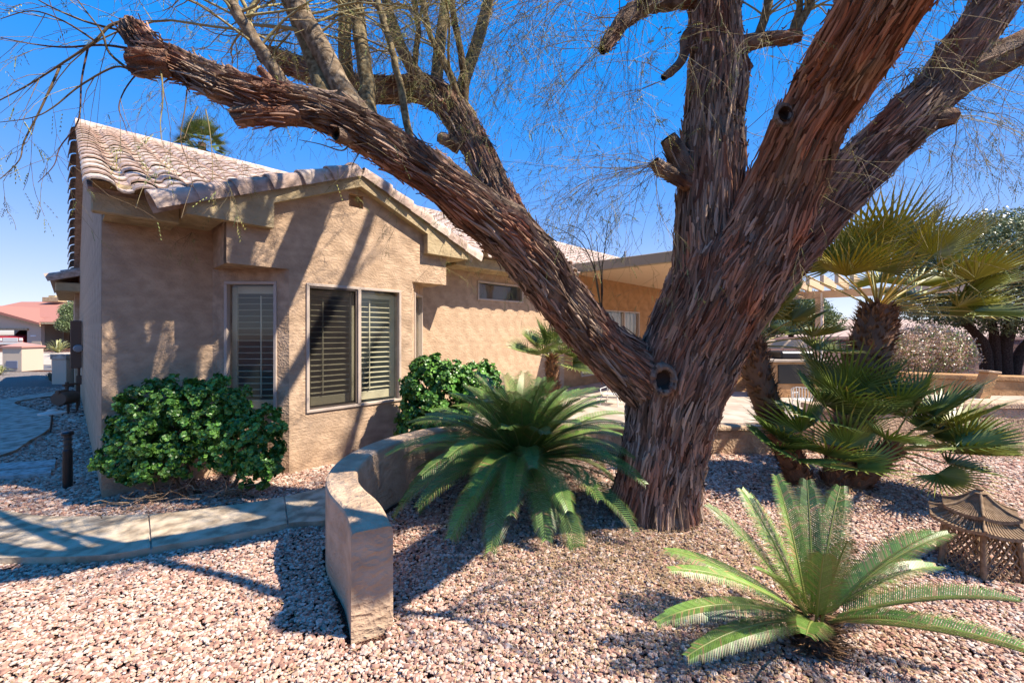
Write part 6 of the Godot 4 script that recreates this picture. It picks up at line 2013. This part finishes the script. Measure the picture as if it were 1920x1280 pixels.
	# plants across the way
	for q in [[108, 655, 30.0, 1.3, "arching pale yucca by the neighbour's front door", 60], [98, 712, 12.5, 0.42, "small blue-grey yucca beside the stucco pillar", 40], [-2, 700, 14.5, 0.45, "dry tan grass clump at the edge of the pale gravel", 60]]:
		t = thing("yucca", P(q[0], q[1], q[2]) * Vector3(1, 0, 1), q[4], "yucca")
		b = MB.new()
		for i in q[5]:
			var a := rng.randf() * TAU
			var el := rng.randf_range(0.2, 1.4)
			var d := Vector3(cos(a) * cos(el), sin(el), sin(a) * cos(el))
			var w: Vector3 = d.cross(Vector3.UP).normalized() * q[3] * 0.035
			var m: Vector3 = d * q[3] * 0.6 + Vector3(0, 0.05, 0)
			var e: Vector3 = d * q[3] - Vector3(0, q[3] * 0.2, 0)
			b.col = (Color(0.30, 0.30, 0.12) if q[2] != 12.5 else Color(0.16, 0.18, 0.14)) * rng.randf_range(0.6, 1.3)
			b.quad(-w * 0.5, w * 0.5, m + w, m - w)
			b.tri(m - w, m + w, e)
		part("leaves", b, M.palm_leaf, t).set_meta("kind", "stuff")
	t = thing("feathery_tree", P(138, 655, 34.0) * Vector3(1, 0, 1), "feathery green tree standing beside the neighbour's entry", "tree")
	b = MB.new()
	b.col = Color(0.13, 0.09, 0.06)
	b.tube([Vector3(0, -0.05, 0), Vector3(0.1, 1.2, 0), Vector3(0.3, 2.6, 0)], [0.15, 0.11, 0.07], 8)
	part("trunk", b, M.smooth_bark, t)
	crown_cloud(t, [[Vector3(0, 3.0, 0), Vector3(0.9, 1.0, 0.9)], [Vector3(-0.2, 2.1, 0.3), Vector3(0.7, 0.6, 0.7)]], 2500, 0.06, [Color(0.16, 0.22, 0.09), Color(0.22, 0.27, 0.12), Color(0.11, 0.16, 0.06)], 6, 0.8)

func _ready() -> void:
	rng.seed = 20250
	noise.noise_type = FastNoiseLite.TYPE_SIMPLEX_SMOOTH
	noise.frequency = 0.02
	# camera
	var cam := Camera3D.new()
	cam.name = "camera"
	add_child(cam)
	cam.position = Vector3(0, EYE, 0)
	cam.near = 0.05
	cam.far = 600.0
	cam.set_frustum(2.0 * 0.05 * 640.0 / F, Vector2(0, -0.05 * (640.0 - HY) / F), 0.05, 600.0)
	cam.current = true
	# sky
	var sky := ProceduralSkyMaterial.new()
	sky.sky_top_color = lin(0.001, 0.122, 0.41)
	sky.sky_horizon_color = lin(0.41, 0.43, 0.44)
	sky.sky_curve = 0.105
	sky.ground_bottom_color = Color(0.42, 0.34, 0.30)
	sky.ground_horizon_color = Color(0.62, 0.56, 0.52)
	sky.sun_angle_max = 4.0
	var env := Environment.new()
	env.background_mode = Environment.BG_SKY
	env.sky = Sky.new()
	env.sky.sky_material = sky
	env.background_energy_multiplier = 1.0
	env.tonemap_mode = Environment.TONE_MAPPER_LINEAR
	env.tonemap_exposure = 2.7
	env.sdfgi_enabled = true
	env.ssao_enabled = true
	env.ssil_enabled = true
	var we := WorldEnvironment.new()
	we.name = "environment"
	we.environment = env
	add_child(we)
	var sun := DirectionalLight3D.new()
	sun.name = "sun"
	add_child(sun)
	sun.light_color = Color(1.0, 0.955, 0.89)
	sun.light_energy = 1.2
	sun.light_angular_distance = 0.5
	sun.shadow_enabled = true
	sun.look_at_from_position(Vector3(0.610, 0.777, 0.152) * 10.0, Vector3.ZERO, Vector3.UP)

	materials()
	var m := mat("pale_gravel", lin(0.52, 0.45, 0.40), 0.95, 0.2)
	tri_map(m, 0.9, ntex(0.12, FastNoiseLite.TYPE_CELLULAR, FastNoiseLite.FRACTAL_NONE, 1, 512, Color(0.6, 0.58, 0.57), Color(1, 1, 1), 6), ntex(0.12, FastNoiseLite.TYPE_CELLULAR, FastNoiseLite.FRACTAL_NONE, 1, 512, null, null, 6), 3.0)
	m = mat("block_b", lin(0.35, 0.225, 0.19), 0.95, 0.2)
	m = mat("shade_tan", lin(0.60, 0.53, 0.44), 0.6, 0.4)
	m = mat("screen", Color(0.16, 0.13, 0.12, 0.55), 0.7, 0.2)
	m.transparency = BaseMaterial3D.TRANSPARENCY_ALPHA
	m = mat("bark_strip", Color(1, 1, 1), 0.95, 0.15)
	m.vertex_color_use_as_albedo = true
	m = mat("leaflet", Color(1, 1, 1), 0.85, 0.15)
	m.vertex_color_use_as_albedo = true
	m = mat("twig", Color(1, 1, 1), 0.75, 0.3)
	m.vertex_color_use_as_albedo = true
	m = mat("far_roof", lin(0.42, 0.30, 0.24), 0.9, 0.25)
	m = mat("pink_cap", lin(0.42, 0.22, 0.18), 0.9, 0.25)
	m = mat("mail_blue", lin(0.14, 0.16, 0.22), 0.5, 0.4)

	build_ground()
	build_house()
	build_patio_cover()
	build_walls()
	background_right()
	background_left()
	hedge_behind()
	build_tree()
	build_plants()
	build_fittings()
	build_gravel()
